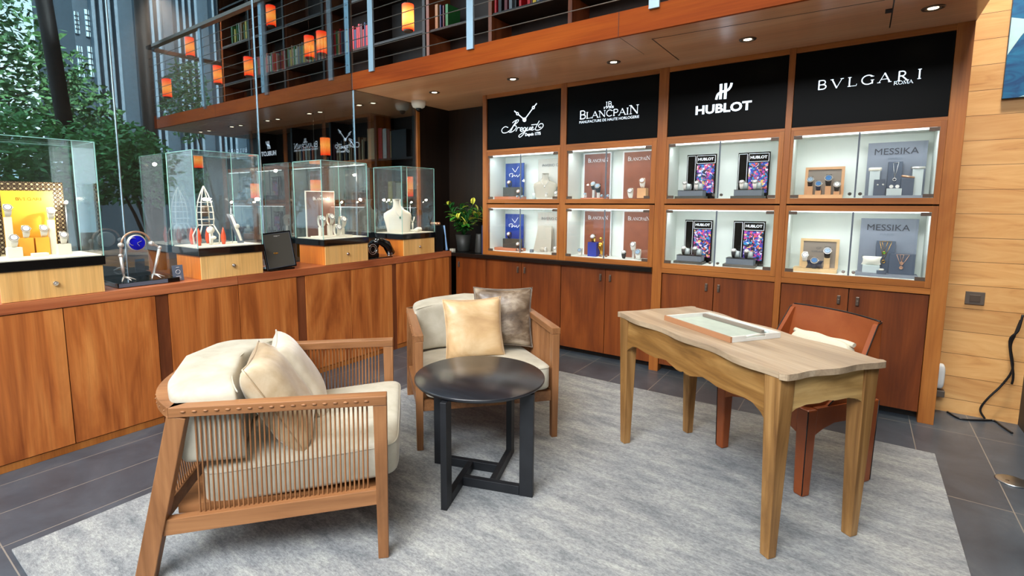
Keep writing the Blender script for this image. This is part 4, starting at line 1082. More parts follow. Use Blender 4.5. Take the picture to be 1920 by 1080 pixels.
        pendant((X(.45), 4.385, zz+.215), (X(.54), 4.385, zz+.22), (X(.49), 4.375, zz+.115), 'thin V shaped necklace on the tallest slate column', 'silver', 'ink', Gd)
        for k, f in enumerate((.44, .54)):
            solid('stud_earring', '%s round stud on the lowest pale column' % ('left' if k == 0 else 'right'), 'earring', lambda m: m.cyl((X(f), 4.31, zz+.058), (X(f), 4.305, zz+.058), .011, seg=16), 'dial_white', Gd)
        for k, f in enumerate((.21, .30)):
            solid('stud_earring', '%s tiny stud pinned on the low slate column' % ('left' if k == 0 else 'right'), 'earring', lambda m: m.sphere((X(f), 4.284, zz+.07), .006), 'silver', Gd)
    else:
        block('display_column', 'tall slate column behind the green pendant in the lower rightmost cabinet', 'display column', (X(.47), 4.41, zz), .10, .04, .215, 'stand_slate', group=Gd)
        block('display_box', 'wide slate box under the rose gold necklaces in the lower rightmost cabinet', 'display box', (X(.76), 4.37, zz), .135, .06, .135, 'stand_slate', group=Gd)
        block('display_box', 'clear pale block under the white pillow in the lower rightmost cabinet', 'display box', (X(.24), 4.36, zz), .095, .07, .05, 'stand_pale', group=Gd)
        x = X(.24)
        solid('ring_pillow', 'white pillow on the clear pale block in the lower rightmost cabinet', 'cushion', lambda m: m.grid(lambda u, v: Vector((x+(u-.5)*.095*(1+.2*abs(2*v-1)**2), 4.36-.025*math.sin(u*PI)*math.sin(v*PI), zz+.051+.06*v)), 10, 8).grid(lambda u, v: Vector((x+(u-.5)*.095*(1+.2*abs(2*v-1)**2), 4.36+.02*math.sin(u*PI)*math.sin(v*PI), zz+.051+.06*v)), 10, 8), 'bust_white', Gd)
        block('display_box', 'small slate box holding a white ring in the lower rightmost cabinet', 'display box', (X(.42), 4.30, zz), .05, .04, .022, 'stand_slate', group=Gd)
        ring((X(.42), 4.30, zz+.0225), .012, .012, 'white ring on the small slate box', 'bust_white', Gd)
        pendant((X(.40), 4.388, zz+.215), (X(.50), 4.388, zz+.215), (X(.45), 4.386, zz+.145), 'gold necklace with round green pendant on the tall slate column', 'gold', 'leaf_green', Gd)
        pendant((X(.36), 4.384, zz+.215), (X(.57), 4.384, zz+.215), (X(.45), 4.380, zz+.085), 'longer gold necklace with round dark pendant on the tall slate column', 'gold', 'ink', Gd)
        pendant((X(.72), 4.338, zz+.133), (X(.78), 4.338, zz+.133), (X(.75), 4.336, zz+.085), 'short rose gold necklace on the wide slate box', 'rose_gold', 'rose_gold', Gd)
        pendant((X(.66), 4.334, zz+.133), (X(.87), 4.334, zz+.133), (X(.75), 4.330, zz+.055), 'longer rose gold necklace on the wide slate box', 'rose_gold', 'rose_gold', Gd)

# contents of the first glass case (facing +x): local helper uses rz=90 deg
R90 = PI/2
VZ = 1.1155
Gd = 'pieces in the leftmost glass case'
t = thing('yellow_panel', 'yellow panel with cream lattice border and raised lettering in the leftmost glass case', 'display panel', (-3.86, .80, VZ), Gd)
y0_, y1_ = .640, .968; zt = 1.532
MB().box(-3.872, -3.862, y0_, y1_, VZ, zt).build('board', 'lattice_cream', t)
m = MB()
nn = 13
for i in range(nn):
    for j in range(18):
        y = y0_+(i+.5)*(y1_-y0_)/nn; z = zt-(j+.5)*(y1_-y0_)/nn
        if z < VZ+.015: continue
        if 1 < i < nn-2+0 and j > 1: continue
        r_ = .0088
        m.tube([(-3.860, y+r_*math.cos(2*PI*k/10), z+r_*math.sin(2*PI*k/10)) for k in range(10)], .0028, 4, closed=True)
for i in range(nn+1):
    y = y0_+i*(y1_-y0_)/nn; m.bar((-3.860, y, VZ), (-3.860, y, zt), .003, .003, up=(0, 1, 0))
for j in range(18):
    z = zt-j*(y1_-y0_)/nn
    if z > VZ: m.bar((-3.860, y0_, z), (-3.860, y1_, z), .003, .003)
m.build('lattice', 'lattice_dark', t)
w9 = (y1_-y0_)/nn
f = MB().box(-3.858, -3.850, y0_+2*w9, y1_-2*w9, VZ, zt-2*w9).build('yellow_board', 'panel_yellow', t)
m = serif_word(MB(), 'BVLGARI', (-3.849, y0_+4.3*w9, zt-2*w9-.055), (0, 1, 0), (0, 0, 1), 4.6*w9, .016); m.build('lettering', 'gold', f)
for k, (y, z, hgt, mt_) in enumerate(((.70, VZ, .055, 'felt_white'), (.765, VZ, .10, 'block_yellow'), (.835, VZ, .10, 'block_yellow'), (.915, VZ, .06, 'felt_white'))):
    block('display_block', '%s display block, %s from the left in the leftmost glass case' % ('yellow' if 'yellow' in mt_ else 'cream', ORD[k]), 'display block', (-3.80+(.07 if mt_ == 'felt_white' else 0), y, z), .05, .062, hgt, mt_, group=Gd)
block('display_tray', 'low cream tray at the front of the leftmost glass case', 'display base', (-3.70, .80, VZ), .05, .07, .018, 'felt_white', group=Gd)
for k, (x, y, z) in enumerate(((-3.80, .70, VZ+.22), (-3.79, .765, VZ+.1005), (-3.80, .845, VZ+.1005), (-3.73, .70, VZ+.0555), (-3.73, .915, VZ+.0605), (-3.80, .885, VZ+.20))):
    if z > VZ+.19:
        block('watch_column', 'slim pale column raising the %s high watch in the leftmost case' % ('left' if k == 0 else 'right'), 'display column', (x, y, VZ), .03, .03, z-VZ-.001, 'felt_white', group=Gd)
    watch((x, y, z), '%s watch in the leftmost glass case before the yellow panel' % ['high left', 'middle left', 'middle right', 'low left', 'low right', 'high right'][k], Gd, 'dial_white', 'bust_white', .021, rz=R90)

# second case: skeletal rocket, red cones, strap stand
Gd = 'pieces in the second glass case'
t = thing('rocket_sculpture', 'skeletal silver rocket sculpture with struts and rungs in the second glass case', 'sculpture', (-3.76, 1.735, VZ), Gd)
c = Vector((-3.76, 1.735, 0)); m = MB()
prof = [(.0, .415), (.020, .365), (.036, .31), (.045, .25), (.048, .18), (.044, .13)]
for k in range(4):
    a = PI/4+k*PI/2
    m.tube([c+Vector((r_*math.cos(a), r_*1.25*math.sin(a), VZ+z)) for r_, z in prof], .0042, 6)
    m.tube([c+Vector((.044*math.cos(a), .055*math.sin(a), VZ+.14)), c+Vector((.075*math.cos(a), .095*math.sin(a), VZ+.07)), c+Vector((.07*math.cos(a), .09*math.sin(a), VZ))], .005, 6)
m.build('frame', 'bust_white', t)
for z in (.30, .27, .23, .18, .14):
    r_ = .047 if z > .15 else .045; r_ = np.interp(z, [.13, .18, .25, .31], [.044, .048, .045, .036])
    MB().tube([c+Vector((r_*math.cos(2*PI*k/16), r_*1.25*math.sin(2*PI*k/16), VZ+z)) for k in range(16)], .0032, 6, closed=True).build('rung', 'silver', t)
m = MB().cyl(c+Vector((0, 0, VZ+.20)), c+Vector((0, 0, VZ+.28)), .02); m.lathe(c+Vector((0, 0, VZ+.15)), [(.03, 0), (.03, .008)], 18); m.build('engine', 'dark_metal', t)
m = MB(); m.sphere(c+Vector((.055, .005, VZ+.105)), .026); m.sphere(c+Vector((.055, .02, VZ+.05)), .018, 1, 1.2, .8)
m.cyl(c+Vector((.055, .0, VZ)), c+Vector((.055, .0, VZ+.08)), .008); m.build('astronaut', 'bust_white', t)
for k, (x, y) in enumerate(((-3.70, 1.655), (-3.70, 1.825), (-3.86, 1.68), (-3.86, 1.79))):
    solid('red_cone', 'glossy red pointed cone, %s the rocket sculpture' % ['front left of', 'front right of', 'back left behind', 'back right behind'][k], 'ornament', lambda m: m.lathe((x, y, VZ), [(.010, 0), (.017, .03), (.017, .06), (.009, .10), (0, .125)], 18), 'red_resin', Gd)
def strapstand(m):
    m.grid(lambda u, v: Vector((-3.70-.05*v**1.4, 1.955-.045*v+(u-.5)*.042, VZ+.215*v)), 3, 12).grid(lambda u, v: Vector((-3.715-.05*v**1.4, 1.955-.045*v+(u-.5)*.042, VZ+.215*v)), 3, 12)
t = thing('strap_display', 'tall leaning grey stand with a white strap in the second glass case', 'display stand', (-3.71, 1.93, VZ), Gd)
m = MB(); strapstand(m); m.build('stand', 'stand_grey', t)
m = MB().grid(lambda u, v: Vector((-3.694-.05*(.08+v*.9)**1.4, 1.955-.045*(.08+v*.9)+(u-.5)*.024*(1-.3*abs(2*v-1)), VZ+.215*(.08+v*.88))), 3, 12); m.sphere((-3.706, 1.932, VZ+.125), .018, .3, 1.1, 1); m.build('strap', 'bust_white', t)
# third case
Gd = 'pieces in the third glass case'
t = thing('brown_panel', 'brown panel with thin pale frame and serif lettering in the third glass case', 'display panel', (-3.86, 2.75, VZ), Gd)
MB().box(-3.875, -3.865, 2.625, 2.925, VZ, 1.515).build('frame', 'bust_white', t)
MB().box(-3.863, -3.858, 2.633, 2.917, VZ, 1.507).build('board', 'panel_brown_dark', t)
m = serif_word(MB(), 'BLANCPAIN', (-3.857, 2.69, 1.435), (0, 1, 0), (0, 0, 1), .18, .02, big=(0, 8)); text_into(m, 'JB', (-3.857, 2.765, 1.466), (0, 1, 0), (0, 0, 1), .02, .012); m.build('lettering', 'ink_white', t)
block('display_tray', 'low stepped white tray on the floor of the third glass case', 'display base', (-3.71, 2.77, VZ), .16, .32, .012, 'felt_white', group=Gd)
for k, (y, z, x) in enumerate(((2.668, .075, -3.72), (2.765, .09, -3.73), (2.885, .065, -3.72), (2.79, .0, -3.67))):
    if z: block('watch_column', 'white column under the %s watch in the third glass case' % ['left', 'centre', 'right'][k], 'display column', (x, y, VZ+.0125), .034, .034, z-.0005, 'felt_white', group=Gd)
    watch((x, y, VZ+.0125+z), '%s watch in front of the brown panel in the third glass case' % ['left', 'raised centre', 'right', 'low centre'][k], Gd, 'dial_white', 'bust_white', .030, rz=R90)
# fourth case
Gd = 'pieces in the rightmost glass case'
bust((-3.74, 3.585, VZ), .33, 'white necklace bust with dark green pendant in the rightmost glass case', 'bust_white', R90-.2, 'leaf_dark', Gd)
def yst(m):
    y = 3.775; m.cyl((-3.72, y, VZ), (-3.72, y, VZ+.02), .028, .024, 16); m.cyl((-3.72, y, VZ+.02), (-3.72, y, VZ+.09), .008, .010)
    m.tube([(-3.72, y, VZ+.09), (-3.72, y-.02, VZ+.12), (-3.72, y-.028, VZ+.15)], .006, 8); m.tube([(-3.72, y, VZ+.09), (-3.72, y+.02, VZ+.12), (-3.72, y+.028, VZ+.15)], .006, 8)
solid('earring_stand', 'small white forked earring stand beside the white bust', 'display stand', yst, 'bust_white', Gd)
solid('ring_holder', 'rounded white ring holder at the right of the rightmost glass case', 'display stand', lambda m: m.sphere((-3.70, 3.845, VZ+.02), .034, 1, 1.1, .75), 'bust_white', Gd)
solid('ring_holder', 'low white ring holder between bust and earring stand', 'display stand', lambda m: m.sphere((-3.655, 3.765, VZ+.018), .026, 1, 1.1, .8), 'bust_white', Gd)

# ---- things standing on the sideboard between the cases
t = thing('bird_leg_clock', 'blue dial clock standing on two silver bird legs on a black plinth', 'clock', (-3.72, 1.30, .8955), None)
b = MB().box(-3.87, -3.60, 1.125, 1.475, .8955, .925, .002).build('plinth', 'black_gloss', t)
MB().box(-3.598, -3.594, 1.13, 1.40, .899, .922).build('front_plate', 'stand_slate', b)
cc = Vector((-3.70, 1.275, 1.160)); m = MB(); n = 28; rr = .053
m.lathe(cc+Vector((-.012, 0, 0)), [(.046, 0), (rr, .004), (rr, .018), (.047, .024)], 28, axis=(1, 0, 0)); m.build('case', 'silver', t)
MB().cyl(cc+Vector((.010, 0, 0)), cc+Vector((.013, 0, 0)), .045, seg=28).build('dial', 'lapis', t)
m = MB().tube([cc+Vector((.015, -.02+.024*math.cos(a), .01+.024*math.sin(a))) for a in np.linspace(1, 4.6, 10)], .002, 6); m.bar(cc+Vector((.015, 0, 0)), cc+Vector((.015, .025, .012)), .003, .002); m.bar(cc+Vector((.015, 0, -.004)), cc+Vector((.015, .012, -.02)), .003, .002)
m.build('moon_hand', 'silver', t)
MB().tube([cc+Vector((-.005, .078*math.cos(a)-.0, .068*math.sin(a)+.002)) for a in np.linspace(.15, PI-.05, 16)], .006, 8).build('hoop', 'rose_gold', t)
for sgn, (ky, kz), (fy, fz), lb in ((-1, (1.185, 1.085), (1.190, .93), 'l'), (1, (1.405, 1.120), (1.355, .93), 'r')):
    m = MB(); hy = cc.y+sgn*.085
    m.sphere((-3.70, hy, 1.150), .017); m.tube([(-3.70, hy, 1.150), (-3.70, hy+sgn*(.0 if sgn < 0 else .02), 1.14), (-3.70, ky, kz)], [.010, .008, .008], 8)
    m.sphere((-3.70, ky, kz), .013); m.tube([(-3.70, ky, kz), (-3.695, (ky+fy)/2, (kz+fz)/2), (-3.69, fy, fz+.02)], [.010, .009, .007], 10)
    for dx, dy in ((.055, -.03), (.06, .02), (.025, .055), (-.04, 0)):
        m.tube([(-3.69, fy, fz+.022), (-3.69+dx*.5, fy+dy*.5, fz+.014), (-3.69+dx, fy+dy, fz)], [.006, .005, .003], 6)
    m.build('leg', 'silver', t)
t = thing('information_card', 'small dark blue card with white line drawing leaning beside the second case', 'card', (-3.66, 1.50, .8955))
a = MB().obox(Matrix.Translation((-3.65, 1.485, .9475)) @ Matrix.Rotation(-.12, 4, 'Y') @ Matrix.Rotation(-.1, 4, 'Z'), .002, .032, .052); a.build('board', 'stand_slate', t)
m = MB()
for z, w_ in ((.985, .02), (.925, .03), (.918, .034), (.911, .03), (.904, .034)): m.bar((-3.6445+.1*(.9475-z), 1.485-w_/2, z), (-3.6445+.1*(.9475-z), 1.485+w_/2, z), .0015, .002)
m.tube([(-3.646, 1.485+.014*math.cos(2*PI*k/12), .955+.014*math.sin(2*PI*k/12)) for k in range(12)], .0011, 5, closed=True); m.build('print', 'ink_white', t)
t = thing('tablet_stand', 'black framed tablet display tilted back between the second and third cases', 'tablet display', (-3.62, 2.19, .8955))
Mx = Matrix.Translation((-3.60, 2.19, 1.048)) @ Matrix.Rotation(-.16, 4, 'Y') @ Matrix.Rotation(-.10, 4, 'Z') @ Matrix.Rotation(.06, 4, 'X')
MB().obox(Mx, .012, .118, .142, .003).build('frame', 'black_gloss', t)
MB().obox(Mx @ Matrix.Translation((.0125, 0, 0)), .001, .104, .128).build('screen', 'stand_charcoal', t)
MB().obox(Mx @ Matrix.Translation((.0132, 0, 0)), .0004, .105, .0012).bm.free()
m = MB(); 
for a_, b_, c_, d_ in ((-1, -1, 1, -1), (1, -1, 1, 1), (1, 1, -1, 1), (-1, 1, -1, -1)):
    m.bar(Mx @ Vector((.0135, a_*.106, b_*.130)), Mx @ Vector((.0135, c_*.106, d_*.130)), .0022, .002)
m.build('edge_line', 'stand_slate', t)
MB().sphere(Mx @ Vector((.0135, -.03, -.02)), .013, .3, 1.6, .55).build('gold_picture', 'gold', t)
m = text_into(MB(), 'HUBLOT', Mx @ Vector((.0136, -.025, .108)), (0, 1, 0), (.16, 0, 1), .05, .009); m.build('lettering', 'ink_white', t)
MB().box(-3.75, -3.56, 2.09, 2.30, .8955, .910, .003).build('foot', 'black_gloss', t)
# black engine-like sculpture
t = thing('engine_sculpture', 'black and chrome engine shaped sculpture between the third and rightmost cases', 'sculpture', (-3.66, 3.22, .8955))
m = MB().box(-3.74, -3.58, 3.07, 3.36, .8955, .905, .003); m.build('base', 'black_gloss', t)
m = MB()
m.cyl((-3.70, 3.13, .985), (-3.60, 3.13, .985), .052, .05, 24); m.sphere((-3.66, 3.20, 1.02), .05); m.tube([(-3.62, 3.14, 1.04), (-3.60, 3.22, 1.055), (-3.59, 3.29, 1.02), (-3.585, 3.345, .93)], [.02, .036, .042, .04], 14)
m.rbox((-3.65, 3.15, .925), .10, .12, .04, bev=.008); m.build('body', 'black_gloss', t)
m = MB().tube([(-3.598, 3.13+.047*math.cos(2*PI*k/20), .985+.047*math.sin(2*PI*k/20)) for k in range(20)], .004, 6, closed=True); m.build('chrome_ring', 'chrome', t)
m = MB().tube([(-3.597, 3.13+.03*math.cos(2*PI*k/20), .985+.03*math.sin(2*PI*k/20)) for k in range(20)], .003, 6, closed=True); m.build('inner_ring', 'chrome', t)
m = MB()
for k in range(4): m.tube([(-3.585-.0*k+.045*math.cos(a)-.01, 3.332+.048*math.sin(a), .915+.012*k) for a in np.linspace(-1.2, 1.2, 8)], .003, 6)
for k in range(5): m.sphere((-3.59, 3.16+.03*k, 1.075-.004*k*k), .008, seg=8)
m.build('chrome_fins', 'chrome', t)
# corner pieces: dark box, strap, plant, vase, books
t = thing('speaker_box', 'tall black box with a silver mesh band at the end of the sideboard', 'box', (-3.66, 4.03, .8955))
MB().box(-3.74, -3.58, 3.98, 4.09, .8955, 1.175, .003).build('body', 'black_plastic', t)
MB().tube([(-3.572, 4.10, 1.17), (-3.567, 4.115, 1.06), (-3.562, 4.125, .93), (-3.56, 4.13, .905)], [.010, .007, .011, .018], 8).build('mesh_band', 'ribbon', t)
m = MB().cyl((-3.69, 4.03, 1.190), (-3.60, 4.03, 1.190), .016, seg=14); m.sphere((-3.60, 4.05, 1.19), .018); m.build('top_ornament', 'rose_gold', t)

t = thing('potted_plant', 'leafy green and yellow plant in a black pot on the dark corner counter', 'plant', (-3.50, 4.40, .8795))
pc = Vector((-3.50, 4.34, .8795))
MB().lathe(pc, [(.062, 0), (.068, .01), (.088, .185), (.082, .185), (.075, .165), (0, .16)], 24).build('pot', 'plant_pot', t)
rr_ = random.Random(3); lv = {k: MB() for k in ('leaf_green', 'leaf_dark', 'leaf_yellow')}; stm = MB()
def leaf(mb, base, d, L, W, up):
    d = d.normalized(); s_ = d.cross(up)
    if s_.length < .01: s_ = Vector((1, 0, 0))
    s_.normalize(); n_ = s_.cross(d)
    pts = [(0, 0), (.3, .8), (.6, 1), (.85, .6), (1, 0)]
    mid = [mb.bm.verts.new(base+d*L*a-n_*.22*L*a*a) for a, _ in pts]
    lft = [mid[0]]+[mb.bm.verts.new(base+d*L*a-n_*.22*L*a*a+s_*W*b+n_*W*.2) for a, b in pts[1:-1]]+[mid[-1]]
    rgt = [mid[0]]+[mb.bm.verts.new(base+d*L*a-n_*.22*L*a*a-s_*W*b+n_*W*.2) for a, b in pts[1:-1]]+[mid[-1]]
    for i in range(4):
        for sd in (lft, rgt):
            vs = [mid[i], sd[i], sd[i+1], mid[i+1]]; vs2 = []
            for v_ in vs:
                if v_ not in vs2: vs2.append(v_)
            if len(vs2) > 2: mb._f(vs2, True)
for k in range(20):
    a = rr_.uniform(0, 2*PI); sp = rr_.uniform(.03, .20); hgt = rr_.uniform(.15, .34)
    if k == 0: a, sp, hgt = math.radians(20), .25, .27
    if k == 1: a, sp, hgt = math.radians(25), .16, .27
    if k == 2: a, sp, hgt = math.radians(-140), .16, .33
    p0 = pc+Vector((0, 0, .165)); p2 = pc+Vector((sp*math.cos(a), sp*math.sin(a), .17+hgt)); p1 = (p0+p2)/2+Vector((0, 0, .05))
    pts = [p0*(1-u)**2+p1*2*u*(1-u)+p2*u*u for u in np.linspace(0, 1, 9)]
    stm.tube(pts, .003, 5)
    for i in range(2, 9):
        for sd in (-1, 1):
            dd = (pts[i]-pts[i-1]).normalized(); side = dd.cross(Vector((0, 0, 1)))
            if side.length < .05: side = Vector((1, 0, 0))
            ang = rr_.uniform(0, 2*PI); rot = Matrix.Rotation(ang, 3, dd)
            dr = rot @ side.normalized()*sd+dd*.7
            mt_ = rr_.choice(['leaf_green', 'leaf_green', 'leaf_dark', 'leaf_dark', 'leaf_dark', 'leaf_yellow'] if k > 1 else ['leaf_yellow', 'leaf_yellow', 'leaf_green'])
            leaf(lv[mt_], pts[i], dr, rr_.uniform(.07, .10), rr_.uniform(.018, .028), Vector((0, 0, 1)))
stm.build('stem', 'leaf_dark', t)
for k, mb in lv.items(): mb.build('foliage', k, t, normals=False)
tag(solid('vase', 'dark grey tapered vase on the black counter between plant and books', 'vase', lambda m: m.lathe((-3.245, 4.30, .8795), [(.052, 0), (.054, .01), (.040, .20), (.037, .205), (.034, .2), (0, .19)], 22), 'plant_pot'))
for k, (x, th, h, cc_) in enumerate(((-3.172, .020, .30, 'navy'), (-3.149, .012, .30, 'white'))):
    book(x, 4.245, .8795, th, h, .2, cc_, '%s book standing on the black counter beside the leftmost post' % ('dark blue' if k == 0 else 'white'), 'books on the black counter')
block('small_box', 'small beige box at the foot of the plant pot', 'box', (-3.60, 4.27, .8795), .05, .04, .028, 'felt_white')

# ------------------------------------------------------------------ rug
tag(MB().box(-2.70, .437, .402, 3.685, .0005, .010, .002).build('rug', 'rug_pile'), 'large pale silvery worn-look rug covering the floor under the seating group', 'rug')

# ------------------------------------------------------------------ soft shapes
def sgnp(a, e): return math.copysign(abs(a)**e, a)
def superq(mb, fn, hx, hy, hz, e1=.3, e2=.3, nu=36, nv=20):
    """rounded box -> fn(x, y, z) gives the final point"""
    g = []
    for i in range(nu):
        a = 2*PI*i/nu; rowv = []
        for j in range(1, nv):
            b_ = -PI/2+PI*j/nv
            rowv.append(mb.bm.verts.new(fn(hx*sgnp(math.cos(b_), e1)*sgnp(math.cos(a), e2), hy*sgnp(math.cos(b_), e1)*sgnp(math.sin(a), e2), hz*sgnp(math.sin(b_), e1))))
        g.append(rowv)
    bot = mb.bm.verts.new(fn(0, 0, -hz)); top = mb.bm.verts.new(fn(0, 0, hz))
    for i in range(nu):
        a, b_ = g[i], g[(i+1) % nu]
        for j in range(len(a)-1): mb._f([a[j], b_[j], b_[j+1], a[j+1]], True)
        mb._f([bot, b_[0], a[0]], True); mb._f([top, a[-1], b_[-1]], True)
    return mb
def scatter_pillow(M, s_, T_, mat, label, group, seed, name='scatter_cushion'):
    rg = random.Random(seed); ph = [rg.uniform(0, 6) for _ in range(8)]
    base = M.translation.copy()
    mb = MB(); n = 30
    def P_(u, v, sd):
        x = s_*u*(1-.075*(1-v*v)); z = s_*v*(1-.075*(1-u*u))
        t = T_*(max(0, (1-u**4)*(1-v**4)))**.55
        wr = .003*(math.sin(4*u+3*v+ph[0])*math.sin(3*v-2*u+ph[1]))+.0025*math.sin(24*u+3*v+ph[4])*abs(v)**4+.003*math.sin(20*v+4*u+ph[5])*abs(u)**4
        edge = (1-u**6)*(1-v**6)
        return M @ Vector((x, sd*(t+wr*edge), z))
    for sd in (-1, 1): mb.grid(lambda a, b_: P_(2*a-1, 2*b_-1, sd), n, n)
    bmesh.ops.remove_doubles(mb.bm, verts=mb.bm.verts, dist=.0006)
    t = thing(name, label, 'cushion', tuple(base), group)
    mb.build('cover', mat, t)
    pts = [(-1, -1), (1, -1), (1, 1), (-1, 1), (-1, -1)]; pp = []
    for (a, b_), (c, d) in zip(pts, pts[1:]):
        for k in range(10): pp.append(P_(a+(c-a)*k/10, b_+(d-b_)*k/10, 0))
    MB().tube(pp, .0035, 6, closed=True).build('seam_piping', mat, t)
    return t

# ------------------------------------------------------------------ armchairs
def armchair(loc, rz, label):
    t = thing('armchair', label, 'armchair', (0, 0, 0), 'low wooden armchairs with cream cushions')
    for sx_ in (-1, 1):
        x = sx_*.402
        MB().rbox((x, 0, .318), .046, .052, .636, bev=.003, taper=.78).build('leg', 'armchair_wood_v', t)
        MB().bar((x, -.875, 0), (x, -.722, .636), .046, .066, up=(0, 1, 0), bev=.003).build('leg', 'armchair_wood_v', t)
        a = MB().rbox((x, -.36, .655), .052, .772, .038, bev=.003).build('armrest', 'armchair_wood', t)
        for k in range(18): MB().sphere((sx_*.4285, -.05-.038*k, .657), .0105, .45, .95, .42, 10).build('cord_peg', 'armchair_wood', a)
        MB().bar((x-sx_*.004, -.02, .258), (x-sx_*.004, -.83, .205), .034, .062, bev=.002).build('side_rail', 'armchair_wood', t)
        m = MB()
        for k in range(37):
            y = -.055-.0172*k; zb = .258+(y+.02)*.0654+.03
            m.tube([(sx_*.392, y, zb), (sx_*.392, y+.004, .637)], .0036, 6, cap=False)
        m.build('slat_panel', 'armchair_wood_v', t)
    MB().rbox((0, -.004, .258), .76, .026, .062, bev=.002).build('front_rail', 'armchair_wood', t)
    MB().bar((-.38, -.83, .22), (.38, -.83, .22), .03, .06, bev=.002).build('back_rail', 'armchair_wood', t)
    poly = []
    N = 24
    yb = lambda u: -.735-.155*(1-abs(u)**2.6)
    for i in range(N+1):
        u = -1+2*i/N; poly.append((.428*u, yb(u)-.012))
    for i in range(N, -1, -1):
        u = -1+2*i/N; poly.append((.376*u, yb(u)+.045))
    tr = MB().prism(poly, Matrix.Translation((0, 0, .636)), .038).build('top_rail', 'armchair_wood', t)
    m = MB()
    for k in range(40):
        u = -1+2*(k+.5)/40; m.tube([(.39*u, -.825, .25), (.40*u, yb(u)+.015, .637)], .0036, 6, cap=False)
    m.build('slat_panel', 'armchair_wood_v', t)
    for k in range(20):
        u = -1+2*(k+.5)/20; MB().sphere((.42*u, yb(u)-.014, .657), .009, 1, .4, .42, 10).build('cord_peg', 'armchair_wood', tr)
    MB().box(-.37, .37, -.76, -.02, .235, .268).build('seat_platform', 'armchair_wood', t)
    def seat(x, y, z):
        zz = z*(1+.10*(1-(x/.37)**2)*(1 if z > 0 else 0)); return Vector((x, y-.31+(-.0), zz+.352+(.012*math.sin(9*x) if z > 0 else 0)*.2+.035*(y/.37)))
    MB_ = superq(MB(), seat, .368, .375, .082, .22, .16, 48, 24); sc = MB_.build('seat_cushion', 'linen_cream', t)
    pp = []
    for k in range(48):
        a = 2*PI*k/48; pp.append(seat(.366*sgnp(math.cos(a), .16)*1.0, .373*sgnp(math.sin(a), .16), .058))
    MB().tube(pp, .0035, 6, closed=True).build('seam_piping', 'linen_cream', sc)
    def back(x, y, z):
        k = (x/.385); yc = -.605-.10*(1-abs(k)**2.2); lean = -.10*(z+.17)
        return Vector((x, yc+y+lean, (z+.165)*(1-.10*abs(k)**1.5)*(.97)+.425))
    bc = superq(MB(), back, .385, .122, .165, .16, .14, 60, 28).build('back_cushion', 'linen_cream', t)
    pp = [back(.383*u, .116, .155) for u in np.linspace(-1, 1, 26)]
    MB().tube(pp, .003, 6).build('seam_piping', 'linen_cream', bc)
    t.location = loc; t.rotation_euler = (0, 0, rz)
    return t
A1, A1R = Vector((-1.731, 1.560, .010)), math.radians(-45)
A2, A2R = Vector((-1.675, 2.304, .010)), math.radians(-131.6)
armchair(A1, A1R, 'near wooden slatted armchair seen from its side at the left front of the rug')
armchair(A2, A2R, 'far wooden slatted armchair facing the camera behind the round black table')
def chairM(A, R_, x, y, z, rz=0, rx=0, ry=0):
    return Matrix.Translation(A) @ Matrix.Rotation(R_, 4, 'Z') @ Matrix.Translation((x, y, z)) @ Matrix.Rotation(rz, 4, 'Z') @ Matrix.Rotation(rx, 4, 'X') @ Matrix.Rotation(ry, 4, 'Y')
GP = 'velvet scatter cushions'
scatter_pillow(chairM(A1, A1R, .145, -.43, .600, math.radians(8), math.radians(30)), .212, .085, 'velvet_champagne', 'shiny champagne velvet cushion, nearer of the two on the near armchair', GP, 1)
scatter_pillow(chairM(A1, A1R, -.135, -.41, .588, math.radians(12), math.radians(30)), .205, .070, 'velvet_pale', 'pale velvet cushion, farther of the two on the near armchair', GP, 2)
scatter_pillow(chairM(A2, A2R, .03, -.30, .615, math.radians(4), math.radians(15)), .192, .062, 'velvet_gold', 'gold velvet cushion standing in front on the far armchair', GP, 3)
scatter_pillow(chairM(A2, A2R, -.20, -.47, .640, math.radians(-14), math.radians(14)), .200, .062, 'velvet_brown', 'crushed brown velvet cushion behind the gold one on the far armchair', GP, 4)

# ------------------------------------------------------------------ round table
t = thing('round_table', 'round black ash side table with four flat legs between the two armchairs', 'table', (-1.485, 1.97, .010))
MB().lathe((-1.50, 1.985, .524), [(.30, 0), (.322, .004), (.329, .012), (.329, .020), (.326, .0225), (0, .0225)], 72).build('tabletop', 'black_ash', t)
a19 = math.radians(19); ct = Vector((-1.475, 1.965, 0))
def tl(x, y, z): return ct+Vector((x*math.cos(a19)-y*math.sin(a19), x*math.sin(a19)+y*math.cos(a19), z))
for (x, y), (dx, dy) in (((-.08, -.28), (0, 1)), ((.08, .28), (0, -1)), ((.255, -.08), (-1, 0)), ((-.255, .08), (1, 0))):
    cc = tl(x, y, .267); MB().rbox(cc, .066 if dx else .030, .030 if dx else .066, .514, rz=a19, bev=.002).build('leg', 'black_wood', t)
    L = (abs(x) if dx else abs(y))+.065
    p0 = tl(x+dx*.034, y+dy*.034, .034); p1 = tl(x+dx*L, y+dy*L, .034)
    MB().bar(p0, p1, .030, .046, bev=.002).build('stretcher', 'black_wood', t)

